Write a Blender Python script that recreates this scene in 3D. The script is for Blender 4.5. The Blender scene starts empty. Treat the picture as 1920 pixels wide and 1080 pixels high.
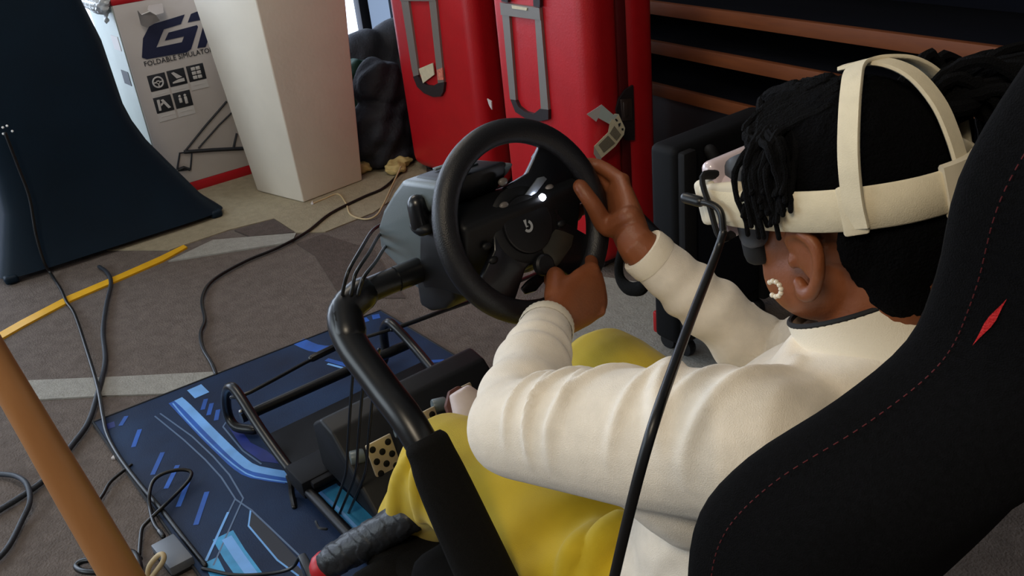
import bpy, bmesh, math, random
import numpy as np
from mathutils import Vector, Matrix, Quaternion
from mathutils.bvhtree import BVHTree

random.seed(7)
rng = np.random.default_rng(7)
SC = bpy.context.scene
COL = SC.collection
PI = math.pi

# ------------------------------------------------------------------ camera
cam_data = bpy.data.cameras.new('camera')
cam = bpy.data.objects.new('camera', cam_data)
COL.objects.link(cam)
_r, _u, _b = [[-0.619507, -0.778899, -0.097604], [0.299491, -0.349455, 0.887799], [-0.725614, 0.520766, 0.449763]]
cam.matrix_world = Matrix(((_r[0], _u[0], _b[0], 0), (_r[1], _u[1], _b[1], 0), (_r[2], _u[2], _b[2], 1.3), (0, 0, 0, 1)))
cam_data.sensor_fit = 'HORIZONTAL'
cam_data.sensor_width = 36.0
cam_data.lens = 36.0 * 1650 / 1920
cam_data.clip_start = 0.02
SC.camera = cam

# ------------------------------------------------------------------ world, lights, exposure
SC.view_settings.view_transform = 'Standard'
SC.view_settings.look = 'None'
SC.view_settings.gamma = 1
SC.view_settings.use_curve_mapping = False
SC.view_settings.exposure = 0.50
world = bpy.data.worlds.new('world')
SC.world = world
world.use_nodes = True
world.node_tree.nodes['Background'].inputs[0].default_value = (0.55, 0.7, 1.0, 1)
world.node_tree.nodes['Background'].inputs[1].default_value = 0.10


def area(name, loc, target, sx, sy, power, color):
    d = bpy.data.lights.new(name, 'AREA')
    d.shape = 'RECTANGLE'
    d.size, d.size_y = sx, sy
    d.energy = power
    d.color = color
    o = bpy.data.objects.new(name, d)
    COL.objects.link(o)
    o.location = loc
    o.rotation_euler = (Vector(target) - Vector(loc)).to_track_quat('-Z', 'Y').to_euler()
    return o


area('daylight_left_window', (2.6, 3.1, 1.5), (2.0, 0, 0.5), 2.6, 1.9, 48, (0.80, 0.92, 1.0))
area('daylight_front_window', (5.45, 0.2, 1.5), (2, -0.4, 0.6), 2.6, 1.8, 42, (0.74, 0.87, 1.0))
area('ceiling_lamp_warm', (-0.2, 0.9, 2.65), (0.5, -0.4, 0.6), 0.7, 0.7, 18, (1.0, 0.85, 0.64))
area('ceiling_lamp_far', (2.6, -0.6, 2.7), (2.6, -0.6, 0), 0.9, 0.9, 11, (1.0, 0.88, 0.72))

# ------------------------------------------------------------------ materials
MATS = {}


def mat(name, col, rough=0.6, metal=0.0, var=0.0, scale=30.0, bump=0.0, bscale=200.0, col2=None, coat=0.0, emit=None, estr=0.0, spec=0.5, trans=0.0, sheen=0.0):
    if name in MATS:
        return MATS[name]
    m = bpy.data.materials.new(name)
    m.use_nodes = True
    nt = m.node_tree
    b = nt.nodes['Principled BSDF']
    c = tuple(((x / 255.0) / 12.92 if x <= 10 else (((x / 255.0) + 0.055) / 1.055) ** 2.4) for x in col) + (1,)
    b.inputs['Base Color'].default_value = c
    b.inputs['Roughness'].default_value = rough
    b.inputs['Metallic'].default_value = metal
    b.inputs['Specular IOR Level'].default_value = spec
    b.inputs['Coat Weight'].default_value = coat
    b.inputs['Transmission Weight'].default_value = trans
    b.inputs['Sheen Weight'].default_value = sheen
    tc = nt.nodes.new('ShaderNodeTexCoord')
    if var > 0:
        n = nt.nodes.new('ShaderNodeTexNoise')
        n.inputs['Scale'].default_value = scale
        n.inputs['Detail'].default_value = 5
        nt.links.new(tc.outputs['Object'], n.inputs['Vector'])
        r = nt.nodes.new('ShaderNodeValToRGB')
        if col2 is None:
            a0 = tuple(x * (1 - var) for x in c[:3]) + (1,)
            a1 = tuple(min(1, x * (1 + var)) for x in c[:3]) + (1,)
        else:
            a0 = c
            a1 = tuple((x / 255.0) ** 2.2 for x in col2) + (1,)
        r.color_ramp.elements[0].color = a0
        r.color_ramp.elements[1].color = a1
        r.color_ramp.elements[0].position = 0.3
        r.color_ramp.elements[1].position = 0.7
        nt.links.new(n.outputs['Fac'], r.inputs['Fac'])
        nt.links.new(r.outputs['Color'], b.inputs['Base Color'])
    if bump > 0:
        n2 = nt.nodes.new('ShaderNodeTexNoise')
        n2.inputs['Scale'].default_value = bscale
        n2.inputs['Detail'].default_value = 4
        nt.links.new(tc.outputs['Object'], n2.inputs['Vector'])
        bp = nt.nodes.new('ShaderNodeBump')
        bp.inputs['Strength'].default_value = bump
        bp.inputs['Distance'].default_value = 0.01
        nt.links.new(n2.outputs['Fac'], bp.inputs['Height'])
        nt.links.new(bp.outputs['Normal'], b.inputs['Normal'])
    if emit:
        b.inputs['Emission Color'].default_value = tuple((x / 255.0) ** 2.2 for x in emit) + (1,)
        b.inputs['Emission Strength'].default_value = estr
    MATS[name] = m
    return m


def wood_mat(name, c1, c2, rough=0.5, axis='X', sc=6.0):
    m = bpy.data.materials.new(name)
    m.use_nodes = True
    nt = m.node_tree
    b = nt.nodes['Principled BSDF']
    b.inputs['Roughness'].default_value = rough
    tc = nt.nodes.new('ShaderNodeTexCoord')
    mp = nt.nodes.new('ShaderNodeMapping')
    mp.inputs['Scale'].default_value = (0.6, 14, 14) if axis == 'X' else (14, 14, 0.8)
    n = nt.nodes.new('ShaderNodeTexNoise')
    n.inputs['Scale'].default_value = sc
    n.inputs['Detail'].default_value = 6
    r = nt.nodes.new('ShaderNodeValToRGB')
    for e, c in zip(r.color_ramp.elements, (c1, c2)):
        e.color = tuple((x / 255.0) ** 2.2 for x in c) + (1,)
    nt.links.new(tc.outputs['Object'], mp.inputs['Vector'])
    nt.links.new(mp.outputs['Vector'], n.inputs['Vector'])
    nt.links.new(n.outputs['Fac'], r.inputs['Fac'])
    nt.links.new(r.outputs['Color'], b.inputs['Base Color'])
    MATS[name] = m
    return m


# ------------------------------------------------------------------ mesh helpers
V = lambda *a: np.array(a, float)


def unit(v):
    v = np.asarray(v, float)
    return v / (np.linalg.norm(v) + 1e-12)


def spline(pts, n=6):
    """Catmull-Rom through the points (any number of columns)."""
    p = np.asarray(pts, float)
    if len(p) < 3:
        return np.array([p[0] + (p[-1] - p[0]) * t for t in np.linspace(0, 1, n + 1)])
    q = np.vstack([2 * p[0] - p[1], p, 2 * p[-1] - p[-2]])
    out = []
    for i in range(1, len(q) - 2):
        p0, p1, p2, p3 = q[i - 1], q[i], q[i + 1], q[i + 2]
        for k in range(n):
            t = k / n
            out.append(0.5 * ((2 * p1) + (-p0 + p2) * t + (2 * p0 - 5 * p1 + 4 * p2 - p3) * t * t + (-p0 + 3 * p1 - 3 * p2 + p3) * t ** 3))
    out.append(p[-1])
    return np.array(out)


class MB:
    def __init__(self):
        self.v = []
        self.f = []

    def add(self, verts, faces):
        o = len(self.v)
        self.v.extend([tuple(map(float, p)) for p in verts])
        self.f.extend([tuple(i + o for i in f) for f in faces])
        return self

    def bm(self, b):
        b.verts.index_update()
        self.add([v.co[:] for v in b.verts], [[v.index for v in f.verts] for f in b.faces])
        b.free()
        return self

    def box(self, c, s, bev=0.0, rot=None, seg=2):
        b = bmesh.new()
        bmesh.ops.create_cube(b, size=1)
        bmesh.ops.scale(b, vec=Vector(s), verts=b.verts)
        if bev > 0:
            bmesh.ops.bevel(b, geom=list(b.edges), offset=bev, segments=seg, affect='EDGES', profile=0.5)
        M = Matrix.Translation(Vector(c))
        if rot is not None:
            M = M @ rot.to_4x4()
        bmesh.ops.transform(b, matrix=M, verts=b.verts)
        return self.bm(b)

    def prism(self, poly, vec, bev=0.0, seg=2):
        b = bmesh.new()
        vs = [b.verts.new(Vector(p)) for p in poly]
        f = b.faces.new(vs)
        r = bmesh.ops.extrude_face_region(b, geom=[f])
        ev = [e for e in r['geom'] if isinstance(e, bmesh.types.BMVert)]
        bmesh.ops.translate(b, vec=Vector(vec), verts=ev)
        bmesh.ops.recalc_face_normals(b, faces=b.faces)
        if bev > 0:
            bmesh.ops.bevel(b, geom=list(b.edges), offset=bev, segments=seg, affect='EDGES', profile=0.5)
        return self.bm(b)

    def rings(self, rings, cap=True, closed=False):
        n = len(rings[0])
        vs = [p for r in rings for p in r]
        fs = []
        m = len(rings)
        for i in range(m if closed else m - 1):
            a, b_ = i * n, ((i + 1) % m) * n
            for k in range(n):
                k2 = (k + 1) % n
                fs.append((a + k, a + k2, b_ + k2, b_ + k))
        if cap and not closed:
            fs.append(tuple(range(n - 1, -1, -1)))
            fs.append(tuple((m - 1) * n + k for k in range(n)))
        return self.add(vs, fs)

    def tube(self, path, r, n=10, smooth=5, flat=1.0, up=None, caps='flat', closed=False):
        """Tube along a path; r is a radius or a list of radii, flat squashes it along the frame's second axis."""
        p = np.asarray(path, float)
        rr = np.full(len(p), r, float) if np.isscalar(r) else np.asarray(r, float)
        if smooth and len(p) > 2 or not np.isscalar(r) and smooth:
            if closed:
                k = len(p)
                q = spline(np.column_stack([np.vstack([p[-2:], p, p[:2]]), np.concatenate([rr[-2:], rr, rr[:2]])]), smooth)
                q = q[2 * smooth:(2 + k) * smooth]
            else:
                q = spline(np.column_stack([p, rr]), smooth)
            p, rr = q[:, :3], q[:, 3]
        m = len(p)
        t = np.zeros_like(p)
        if closed:
            t = np.roll(p, -1, 0) - np.roll(p, 1, 0)
        else:
            t[1:-1] = p[2:] - p[:-2]
            t[0] = p[1] - p[0]
            t[-1] = p[-1] - p[-2]
        t = np.array([unit(x) for x in t])
        a = np.asarray(up, float) if up is not None else (V(0, 0, 1) if abs(t[0][2]) < 0.9 else V(1, 0, 0))
        rings = []
        for i in range(m):
            a2 = np.asarray(up, float) if up is not None else a
            b_ = unit(np.cross(t[i], a2))
            a = unit(np.cross(b_, t[i]))
            ang = np.arange(n) * 2 * PI / n
            rings.append([p[i] + rr[i] * (math.cos(x) * b_ + math.sin(x) * flat * a) for x in ang])
        if caps == 'round' and not closed:
            def cap(i, s):
                out = []
                for ph in (30, 60, 80):
                    c_, s_ = math.cos(math.radians(ph)), math.sin(math.radians(ph))
                    out.append([p[i] + s * t[i] * rr[i] * s_ + (np.asarray(q_) - p[i]) * c_ for q_ in rings[i]])
                return out
            rings = cap(0, -1)[::-1] + rings + cap(m - 1, 1)
        return self.rings(rings, closed=closed)

    def lathe(self, c, axis, prof, n=24):
        """prof: list of (radius, height along the axis)."""
        ax = unit(axis)
        a = unit(np.cross(ax, V(0, 0, 1) if abs(ax[2]) < 0.9 else V(1, 0, 0)))
        b_ = np.cross(ax, a)
        c = np.asarray(c, float)
        return self.rings([[c + ax * h + max(r, 1e-4) * (math.cos(k * 2 * PI / n) * a + math.sin(k * 2 * PI / n) * b_) for k in range(n)] for r, h in prof])

    def ball(self, c, r, M=None, seg=16, rg=10):
        r = (r, r, r) if np.isscalar(r) else r
        b = bmesh.new()
        bmesh.ops.create_uvsphere(b, u_segments=seg, v_segments=rg, radius=1)
        bmesh.ops.scale(b, vec=Vector(r), verts=b.verts)
        T = Matrix.Translation(Vector(c))
        if M is not None:
            T = T @ M.to_4x4()
        bmesh.ops.transform(b, matrix=T, verts=b.verts)
        return self.bm(b)

    def ribbon(self, pts, w, n=(0, 0, 1), smooth=0, closed=False):
        p = spline(pts, smooth) if smooth else np.asarray(pts, float)
        n = np.asarray(n, float)
        vs, fs = [], []
        for i in range(len(p)):
            a = p[max(0, i - 1)]
            b_ = p[min(len(p) - 1, i + 1)]
            s = unit(np.cross(n, b_ - a)) * w / 2
            vs += [p[i] + s, p[i] - s]
        fs = [(2 * i, 2 * i + 1, 2 * i + 3, 2 * i + 2) for i in range(len(p) - 1)]
        return self.add(vs, fs)


ORG = {}


def finish(me, angle=40):
    b = bmesh.new()
    b.from_mesh(me)
    bmesh.ops.recalc_face_normals(b, faces=b.faces)
    b.to_mesh(me)
    b.free()
    me.polygons.foreach_set('use_smooth', [True] * len(me.polygons))
    try:
        me.set_sharp_from_angle(angle=math.radians(angle))
    except Exception:
        pass


def obj(name, mb, m, parent=None, angle=40, loc=None):
    """Link a mesh; a child keeps its thing's origin, a top-level mesh gets its own at its base."""
    v = np.array(mb.v)
    if parent is not None:
        o0 = ORG[parent.name]
    elif loc is not None:
        o0 = np.array(loc, float)
    else:
        o0 = V((v[:, 0].min() + v[:, 0].max()) / 2, (v[:, 1].min() + v[:, 1].max()) / 2, v[:, 2].min())
    me = bpy.data.meshes.new(name)
    me.from_pydata((v - o0).tolist(), [], mb.f)
    finish(me, angle)
    for x in (m if isinstance(m, (list, tuple)) else [m]):
        me.materials.append(x)
    o = bpy.data.objects.new(name, me)
    COL.objects.link(o)
    if parent is not None:
        o.parent = parent
    else:
        o.location = o0
    ORG[o.name] = o0
    return o


def thing(name, label, cat, loc, group=None):
    o = bpy.data.objects.new(name, None)
    o.empty_display_size = 0.05
    COL.objects.link(o)
    o.location = loc
    ORG[o.name] = np.array(loc, float)
    return tag(o, label, cat, group)


def tag(o, label, cat, group=None, kind=None):
    o['label'] = label
    o['category'] = cat
    if group:
        o['group'] = group
    if kind:
        o['kind'] = kind
    return o


def struct(o, label=None, cat=None):
    o['kind'] = 'structure'
    if label:
        o['label'] = label
    if cat:
        o['category'] = cat
    return o


def voxel(mb, size, smooth_it=6, fac=0.5, fn=None):
    """Fuse overlapping closed shapes into one continuous surface."""
    me = bpy.data.meshes.new('tmp')
    me.from_pydata(mb.v, [], mb.f)
    b = bmesh.new()
    b.from_mesh(me)
    bmesh.ops.recalc_face_normals(b, faces=b.faces)
    b.to_mesh(me)
    b.free()
    o = bpy.data.objects.new('tmp', me)
    COL.objects.link(o)
    r = o.modifiers.new('r', 'REMESH')
    r.mode = 'VOXEL'
    r.voxel_size = size
    s = o.modifiers.new('s', 'SMOOTH')
    s.iterations = smooth_it
    s.factor = fac
    dg = bpy.context.evaluated_depsgraph_get()
    me2 = bpy.data.meshes.new_from_object(o.evaluated_get(dg))
    bpy.data.objects.remove(o)
    n = len(me2.vertices)
    co = np.zeros(n * 3)
    no = np.zeros(n * 3)
    me2.vertices.foreach_get('co', co)
    me2.vertices.foreach_get('normal', no)
    co, no = co.reshape(-1, 3), no.reshape(-1, 3)
    if fn is not None:
        co = fn(co, no)
    out = MB()
    out.v = [tuple(p) for p in co]
    out.f = [tuple(p.vertices) for p in me2.polygons]
    bpy.data.meshes.remove(me2)
    return out


def frame(f, u):
    f = unit(f)
    l = unit(np.cross(u, f))
    u = np.cross(f, l)
    return Matrix((f, l, u)).transposed()

# ------------------------------------------------------------------ the room
m_carpet = mat('carpet_brown_grey', (104, 95, 90), 0.95, var=0.16, scale=35, bump=0.5, bscale=160, spec=0.1)
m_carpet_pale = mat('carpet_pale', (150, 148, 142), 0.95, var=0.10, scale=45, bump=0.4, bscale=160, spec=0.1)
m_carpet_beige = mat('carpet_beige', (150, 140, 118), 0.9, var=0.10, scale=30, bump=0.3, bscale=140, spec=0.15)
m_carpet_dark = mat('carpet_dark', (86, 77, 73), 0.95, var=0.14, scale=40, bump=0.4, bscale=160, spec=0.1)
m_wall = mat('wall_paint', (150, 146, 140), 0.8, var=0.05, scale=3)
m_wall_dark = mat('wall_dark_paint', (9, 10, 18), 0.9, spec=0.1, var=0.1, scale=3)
m_ceiling = mat('ceiling_paint', (190, 188, 182), 0.9, var=0.03, scale=2)
m_dkframe = mat('window_frame_dark', (24, 28, 38), 0.5)
m_pane = mat('window_pane_daylight', (210, 225, 240), 0.3, emit=(214, 228, 255), estr=2.2)
m_pane2 = mat('window_pane_dim', (120, 140, 170), 0.3, emit=(150, 172, 205), estr=0.55)

floor = struct(obj('floor', MB().box((2.0, -0.2, -0.05), (8.4, 7.0, 0.1)), m_carpet))


def patch(poly, m, h):
    return obj('carpet_patch', MB().prism(poly, (0, 0, h)), m, floor)


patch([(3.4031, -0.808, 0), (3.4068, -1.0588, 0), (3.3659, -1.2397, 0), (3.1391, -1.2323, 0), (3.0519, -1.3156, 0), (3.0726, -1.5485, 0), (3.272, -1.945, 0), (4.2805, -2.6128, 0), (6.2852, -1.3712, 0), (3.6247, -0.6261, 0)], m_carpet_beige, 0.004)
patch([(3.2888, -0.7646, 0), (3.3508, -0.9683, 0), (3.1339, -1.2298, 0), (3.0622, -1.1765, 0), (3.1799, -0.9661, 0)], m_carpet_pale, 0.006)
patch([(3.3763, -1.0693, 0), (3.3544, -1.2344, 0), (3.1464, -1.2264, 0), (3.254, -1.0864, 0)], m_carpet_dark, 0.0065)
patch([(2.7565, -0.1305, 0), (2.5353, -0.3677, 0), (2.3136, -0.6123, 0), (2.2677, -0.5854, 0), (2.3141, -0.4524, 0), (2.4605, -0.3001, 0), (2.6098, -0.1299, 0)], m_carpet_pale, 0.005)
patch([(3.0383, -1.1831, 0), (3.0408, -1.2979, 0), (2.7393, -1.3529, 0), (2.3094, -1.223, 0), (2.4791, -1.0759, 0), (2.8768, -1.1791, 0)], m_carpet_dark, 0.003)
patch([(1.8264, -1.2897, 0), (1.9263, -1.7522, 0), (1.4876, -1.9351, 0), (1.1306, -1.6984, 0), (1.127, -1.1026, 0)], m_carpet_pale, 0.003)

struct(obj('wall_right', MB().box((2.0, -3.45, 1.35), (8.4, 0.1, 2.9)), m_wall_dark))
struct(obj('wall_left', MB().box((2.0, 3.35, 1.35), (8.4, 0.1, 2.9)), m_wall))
struct(obj('wall_rear', MB().box((-2.2, 0.0, 1.35), (0.1, 7.0, 2.9)), m_wall))
struct(obj('ceiling', MB().box((2.0, -0.05, 2.85), (8.4, 7.0, 0.1)), m_ceiling))
wf = obj('wall_front', MB().box((5.8, -0.05, 2.6), (0.1, 6.8, 0.4)).box((5.8, -0.05, 0.03), (0.1, 6.8, 0.06)), m_wall)
struct(wf)
win = MB()
ys = [-3.38, -3.10, -1.95, -0.8, 0.35, 1.5, 2.65, 3.3]
for y in ys:
    win.box((5.76, y, 1.23), (0.08, 0.075, 2.34), 0.004)
win.box((5.76, -0.04, 0.09), (0.08, 6.8, 0.06), 0.004).box((5.76, -0.04, 2.37), (0.08, 6.8, 0.06), 0.004)
w1 = struct(obj('window_1', win, m_dkframe))
for i in range(len(ys) - 1):
    obj('window_pane', MB().box((5.80, (ys[i] + ys[i + 1]) / 2, 1.23), (0.012, ys[i + 1] - ys[i], 2.3)), m_pane2 if i == 0 else m_pane, w1)

# ------------------------------------------------------------------ shelving at the right
m_wood = wood_mat('shelf_wood', (124, 66, 22), (94, 46, 12), 0.7)
m_black = mat('matt_black', (14, 15, 19), 0.55)
shL = V(*(2.1365, -2.2174, 0.785))
shR = V(*(0.8598, -2.0595, 0.785))
sd = unit(shR - shL)
sn = unit(np.cross(sd, V(0, 0, 1)))
if sn[1] > 0:
    sn = -sn
srot = Matrix((sd, -sn, (0, 0, 1))).transposed()
shelf = thing('shelving_unit', 'long dark shelving unit with orange-brown wooden shelf boards behind the driver', 'shelf', (shL[0], shL[1], 0))
slen = 2.9


def sbox(a0, a1, d0, d1, z0, z1, bev=0.003):
    c = shL + sd * (a0 + a1) / 2 + sn * (d0 + d1) / 2
    return MB().box((c[0], c[1], (z0 + z1) / 2), (a1 - a0, d1 - d0, z1 - z0), bev, srot)


for zt in (0.785, 0.655, 0.510):
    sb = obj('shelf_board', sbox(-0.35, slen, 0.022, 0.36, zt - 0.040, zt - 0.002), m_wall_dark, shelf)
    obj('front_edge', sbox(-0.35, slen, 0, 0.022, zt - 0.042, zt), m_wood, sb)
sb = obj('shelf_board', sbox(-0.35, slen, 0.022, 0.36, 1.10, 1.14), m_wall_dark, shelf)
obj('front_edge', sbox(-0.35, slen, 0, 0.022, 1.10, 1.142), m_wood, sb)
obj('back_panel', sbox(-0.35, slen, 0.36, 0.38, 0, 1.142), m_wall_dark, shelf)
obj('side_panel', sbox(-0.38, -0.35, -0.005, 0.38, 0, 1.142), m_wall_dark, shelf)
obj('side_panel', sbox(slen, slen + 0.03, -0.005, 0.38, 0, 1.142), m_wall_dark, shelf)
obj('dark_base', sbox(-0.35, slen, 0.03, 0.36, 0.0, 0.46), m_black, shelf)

# ------------------------------------------------------------------ tapered white plinths
m_plinth = mat('plinth_white', (226, 218, 204), 0.55, var=0.03, scale=8, bump=0.06, bscale=60)


def plinth(cs, s1, h, label):
    c = sum(np.array(p) for p in cs) / 4
    b = bmesh.new()
    lo = [b.verts.new(Vector(p)) for p in cs]
    hi = [b.verts.new(Vector((*(c + (np.array(p) - c) * s1)[:2], h))) for p in cs]
    b.faces.new(lo[::-1])
    b.faces.new(hi)
    for i in range(4):
        b.faces.new((lo[i], lo[(i + 1) % 4], hi[(i + 1) % 4], hi[i]))
    bmesh.ops.recalc_face_normals(b, faces=b.faces)
    bmesh.ops.bevel(b, geom=list(b.edges), offset=0.006, segments=3, affect='EDGES', profile=0.5)
    return tag(obj('plinth', MB().bm(b), m_plinth), label, 'plinth')


plinth([(3.753, -1.336, 0.005), (3.427, -1.408, 0.005), (3.462, -1.721, 0.005), (3.788, -1.649, 0.005)], 1.36, 1.02,
       'white square plinth narrowing towards the floor, between the printed carton and red suitcases')
plinth([(4.75, 0.10, 0.005), (4.45, 0.10, 0.005), (4.45, -0.30, 0.005), (4.75, -0.30, 0.005)], 1.15, 1.02,
       'white plinth at the left picture edge, mostly hidden behind the black stretch cover')

# ------------------------------------------------------------------ black stretch cover
m_spandex = mat('black_spandex', (6, 28, 44), 0.55, var=0.15, scale=4, spec=0.25, bump=0.05, bscale=40)
rs = [(3.56, -1.1279, 0.0257), (3.56, -1.0904, 0.0646), (3.56, -1.0553, 0.1094), (3.56, -0.9795, 0.2491), (3.56, -0.9078, 0.3812), (3.56, -0.875, 0.4719), (3.56, -0.8607, 0.5429), (3.56, -0.8568, 0.6668), (3.56, -0.853, 0.7865), (3.56, -0.8244, 0.9441)]
zz = [max(p[2], 0.006) for p in rs] + [1.1]
yr = [p[1] for p in rs] + [-0.80]
ctr = -0.675
rings = []
for z, y in zip(zz, yr):
    hw = ctr - y
    hl = float(np.interp(z, [0, 0.1, 0.25, 0.38, 0.54, 0.67, 0.79, 0.94, 1.1], [0.455, 0.41, 0.35, 0.33, 0.345, 0.38, 0.405, 0.42, 0.42]))
    t = min(1, z / 0.45)
    hd = 0.175 * (1 - 0.33 * (1 - (1 - t) ** 2))
    ring = []
    for k in range(48):
        a = k * 2 * PI / 48
        c_, s_ = math.cos(a), math.sin(a)
        e = 0.30
        px = math.copysign(abs(c_) ** e, c_)
        py = math.copysign(abs(s_) ** e, s_)
        sag = 1 - 0.10 * math.sin(PI * min(1, t)) * (1 - max(abs(px), abs(py)) * min(abs(px), abs(py)))
        zl = z + (0.035 * (1 - abs(py)) + 0.035 * (1 - abs(px)) if z < 0.02 else 0)
        ring.append((3.735 + px * hd * sag, ctr + py * (hw if py < 0 else hl), zl))
    rings.append(ring)
cover = thing('stretch_cover', 'black stretch fabric table cover pulled taut to its corner feet at far left', 'table cover', (3.735, ctr, 0))
obj('fabric', MB().rings(rings), m_spandex, cover, 60)
feet = MB()
m_white = mat('white_mark', (235, 238, 240), 0.5, emit=(235, 238, 240), estr=0.0)
for sx in (-1, 1):
    for sy in (-1, 1):
        o = obj('foot_pocket', MB().box((3.735 + sx * 0.135, ctr + sy * 0.405, 0.020), (0.05, 0.05, 0.034), 0.012, None, 4), m_spandex, cover)
for q in ((3.54, -0.4213, 0.5717), (3.54, -0.436, 0.5737), (3.54, -0.4463, 0.5513), (3.54, -0.4158, 0.5497)):
    obj('white_dot', MB().ball((3.585, q[1], q[2]), (0.008, 0.0045, 0.0045)), m_white, cover)

# ------------------------------------------------------------------ printed carton
m_card = mat('carton_white', (196, 190, 188), 0.6, var=0.04, scale=6)
m_card_side = mat('carton_side', (176, 186, 182), 0.55, var=0.05, scale=8)
m_red_print = mat('carton_red', (176, 16, 30), 0.4, var=0.08, scale=9)
m_navy = mat('print_navy', (22, 30, 66), 0.6)
m_print_dark = mat('print_charcoal', (34, 38, 46), 0.6)
m_print_grey = mat('print_grey', (120, 118, 120), 0.6)
BX = 4.02
bTL, bBL = (4.02, -1.0267, 0.8602), (4.02, -1.0073, 0.0347)
by0 = (bTL[1] + bBL[1]) / 2
bh = bTL[2]
carton = thing('carton', 'white and red printed cockpit carton with torn flap, standing behind the white plinth', 'box', (BX + 0.2, by0 - 0.35, 0))
by1 = by0 - 0.78
rz = (4.02, -1.3117, 0.0097)[2]
rz = max(0.03, (4.02, -1.3213, 0.047)[2])
obj('carton_body', MB().box((BX + 0.19, (by0 + by1) / 2, (rz + bh) / 2), (0.38, by0 - by1, bh - rz), 0.004), m_card, carton)
obj('red_base', MB().box((BX + 0.19, (by0 + by1) / 2, rz / 2), (0.384, by0 - by1 + 0.004, rz), 0.004), m_red_print, carton)
obj('red_lid', MB().box((BX + 0.19, (by0 + by1) / 2, bh + 0.012), (0.386, by0 - by1 + 0.006, 0.03), 0.008), m_red_print, carton)
obj('side_sheet', MB().box((BX + 0.19, by0 + 0.003, (rz + bh) / 2), (0.37, 0.004, bh - rz - 0.01)), m_card_side, carton)
for q0, q1 in ((0.10, 0.16), (0.24, 0.31)):
    obj('side_label', MB().box((BX + 0.09, by0 + 0.006, bh - q1), (0.10, 0.002, 0.06)), m_card if q0 < 0.2 else m_print_dark, carton)
XF = 4.019


def pr(poly, m, name='printed_mark', d=0.002):
    return obj(name, MB().prism(poly, (-d, 0, 0)), m, carton)


# the two large italic letters
pr([(4.019, -1.101, 0.7104), (4.019, -1.1443, 0.7579), (4.019, -1.3007, 0.7736), (4.019, -1.2742, 0.7378), (4.019, -1.1965, 0.73), (4.019, -1.1451, 0.6631), (4.019, -1.2585, 0.663), (4.019, -1.2742, 0.6852), (4.019, -1.1883, 0.684), (4.019, -1.2129, 0.7132), (4.019, -1.3417, 0.7204), (4.019, -1.3446, 0.713), (4.019, -1.2897, 0.6265), (4.019, -1.2677, 0.617), (4.019, -1.0923, 0.624), (4.019, -1.0746, 0.6346)], m_navy, 'logo_letter_g')
pr([(4.019, -1.3286, 0.7708), (4.019, -1.354, 0.7753), (4.019, -1.4843, 0.7841), (4.019, -1.4526, 0.739), (4.019, -1.3055, 0.7387)], m_navy, 'logo_letter_t')
pr([(4.019, -1.3644, 0.7046), (4.019, -1.4202, 0.7102), (4.019, -1.3549, 0.6225), (4.019, -1.3186, 0.6252)], m_navy, 'logo_letter_t')


def text(body, size, loc, parent, m, xdir, ydir, name, align='LEFT', ext=0.0006):
    cu = bpy.data.curves.new('t', 'FONT')
    cu.body = body
    cu.size = size
    cu.extrude = ext
    cu.align_x = align
    cu.resolution_u = 2
    o = bpy.data.objects.new('t', cu)
    COL.objects.link(o)
    dg = bpy.context.evaluated_depsgraph_get()
    me = bpy.data.meshes.new_from_object(o.evaluated_get(dg))
    bpy.data.objects.remove(o)
    xd, yd = unit(xdir), unit(ydir)
    zd = np.cross(xd, yd)
    mb = MB()
    mb.v = [tuple(np.array(loc) + xd * v.co.x + yd * v.co.y + zd * v.co.z) for v in me.vertices]
    mb.f = [tuple(p.vertices) for p in me.polygons]
    bpy.data.meshes.remove(me)
    return obj(name, mb, m, parent)


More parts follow.
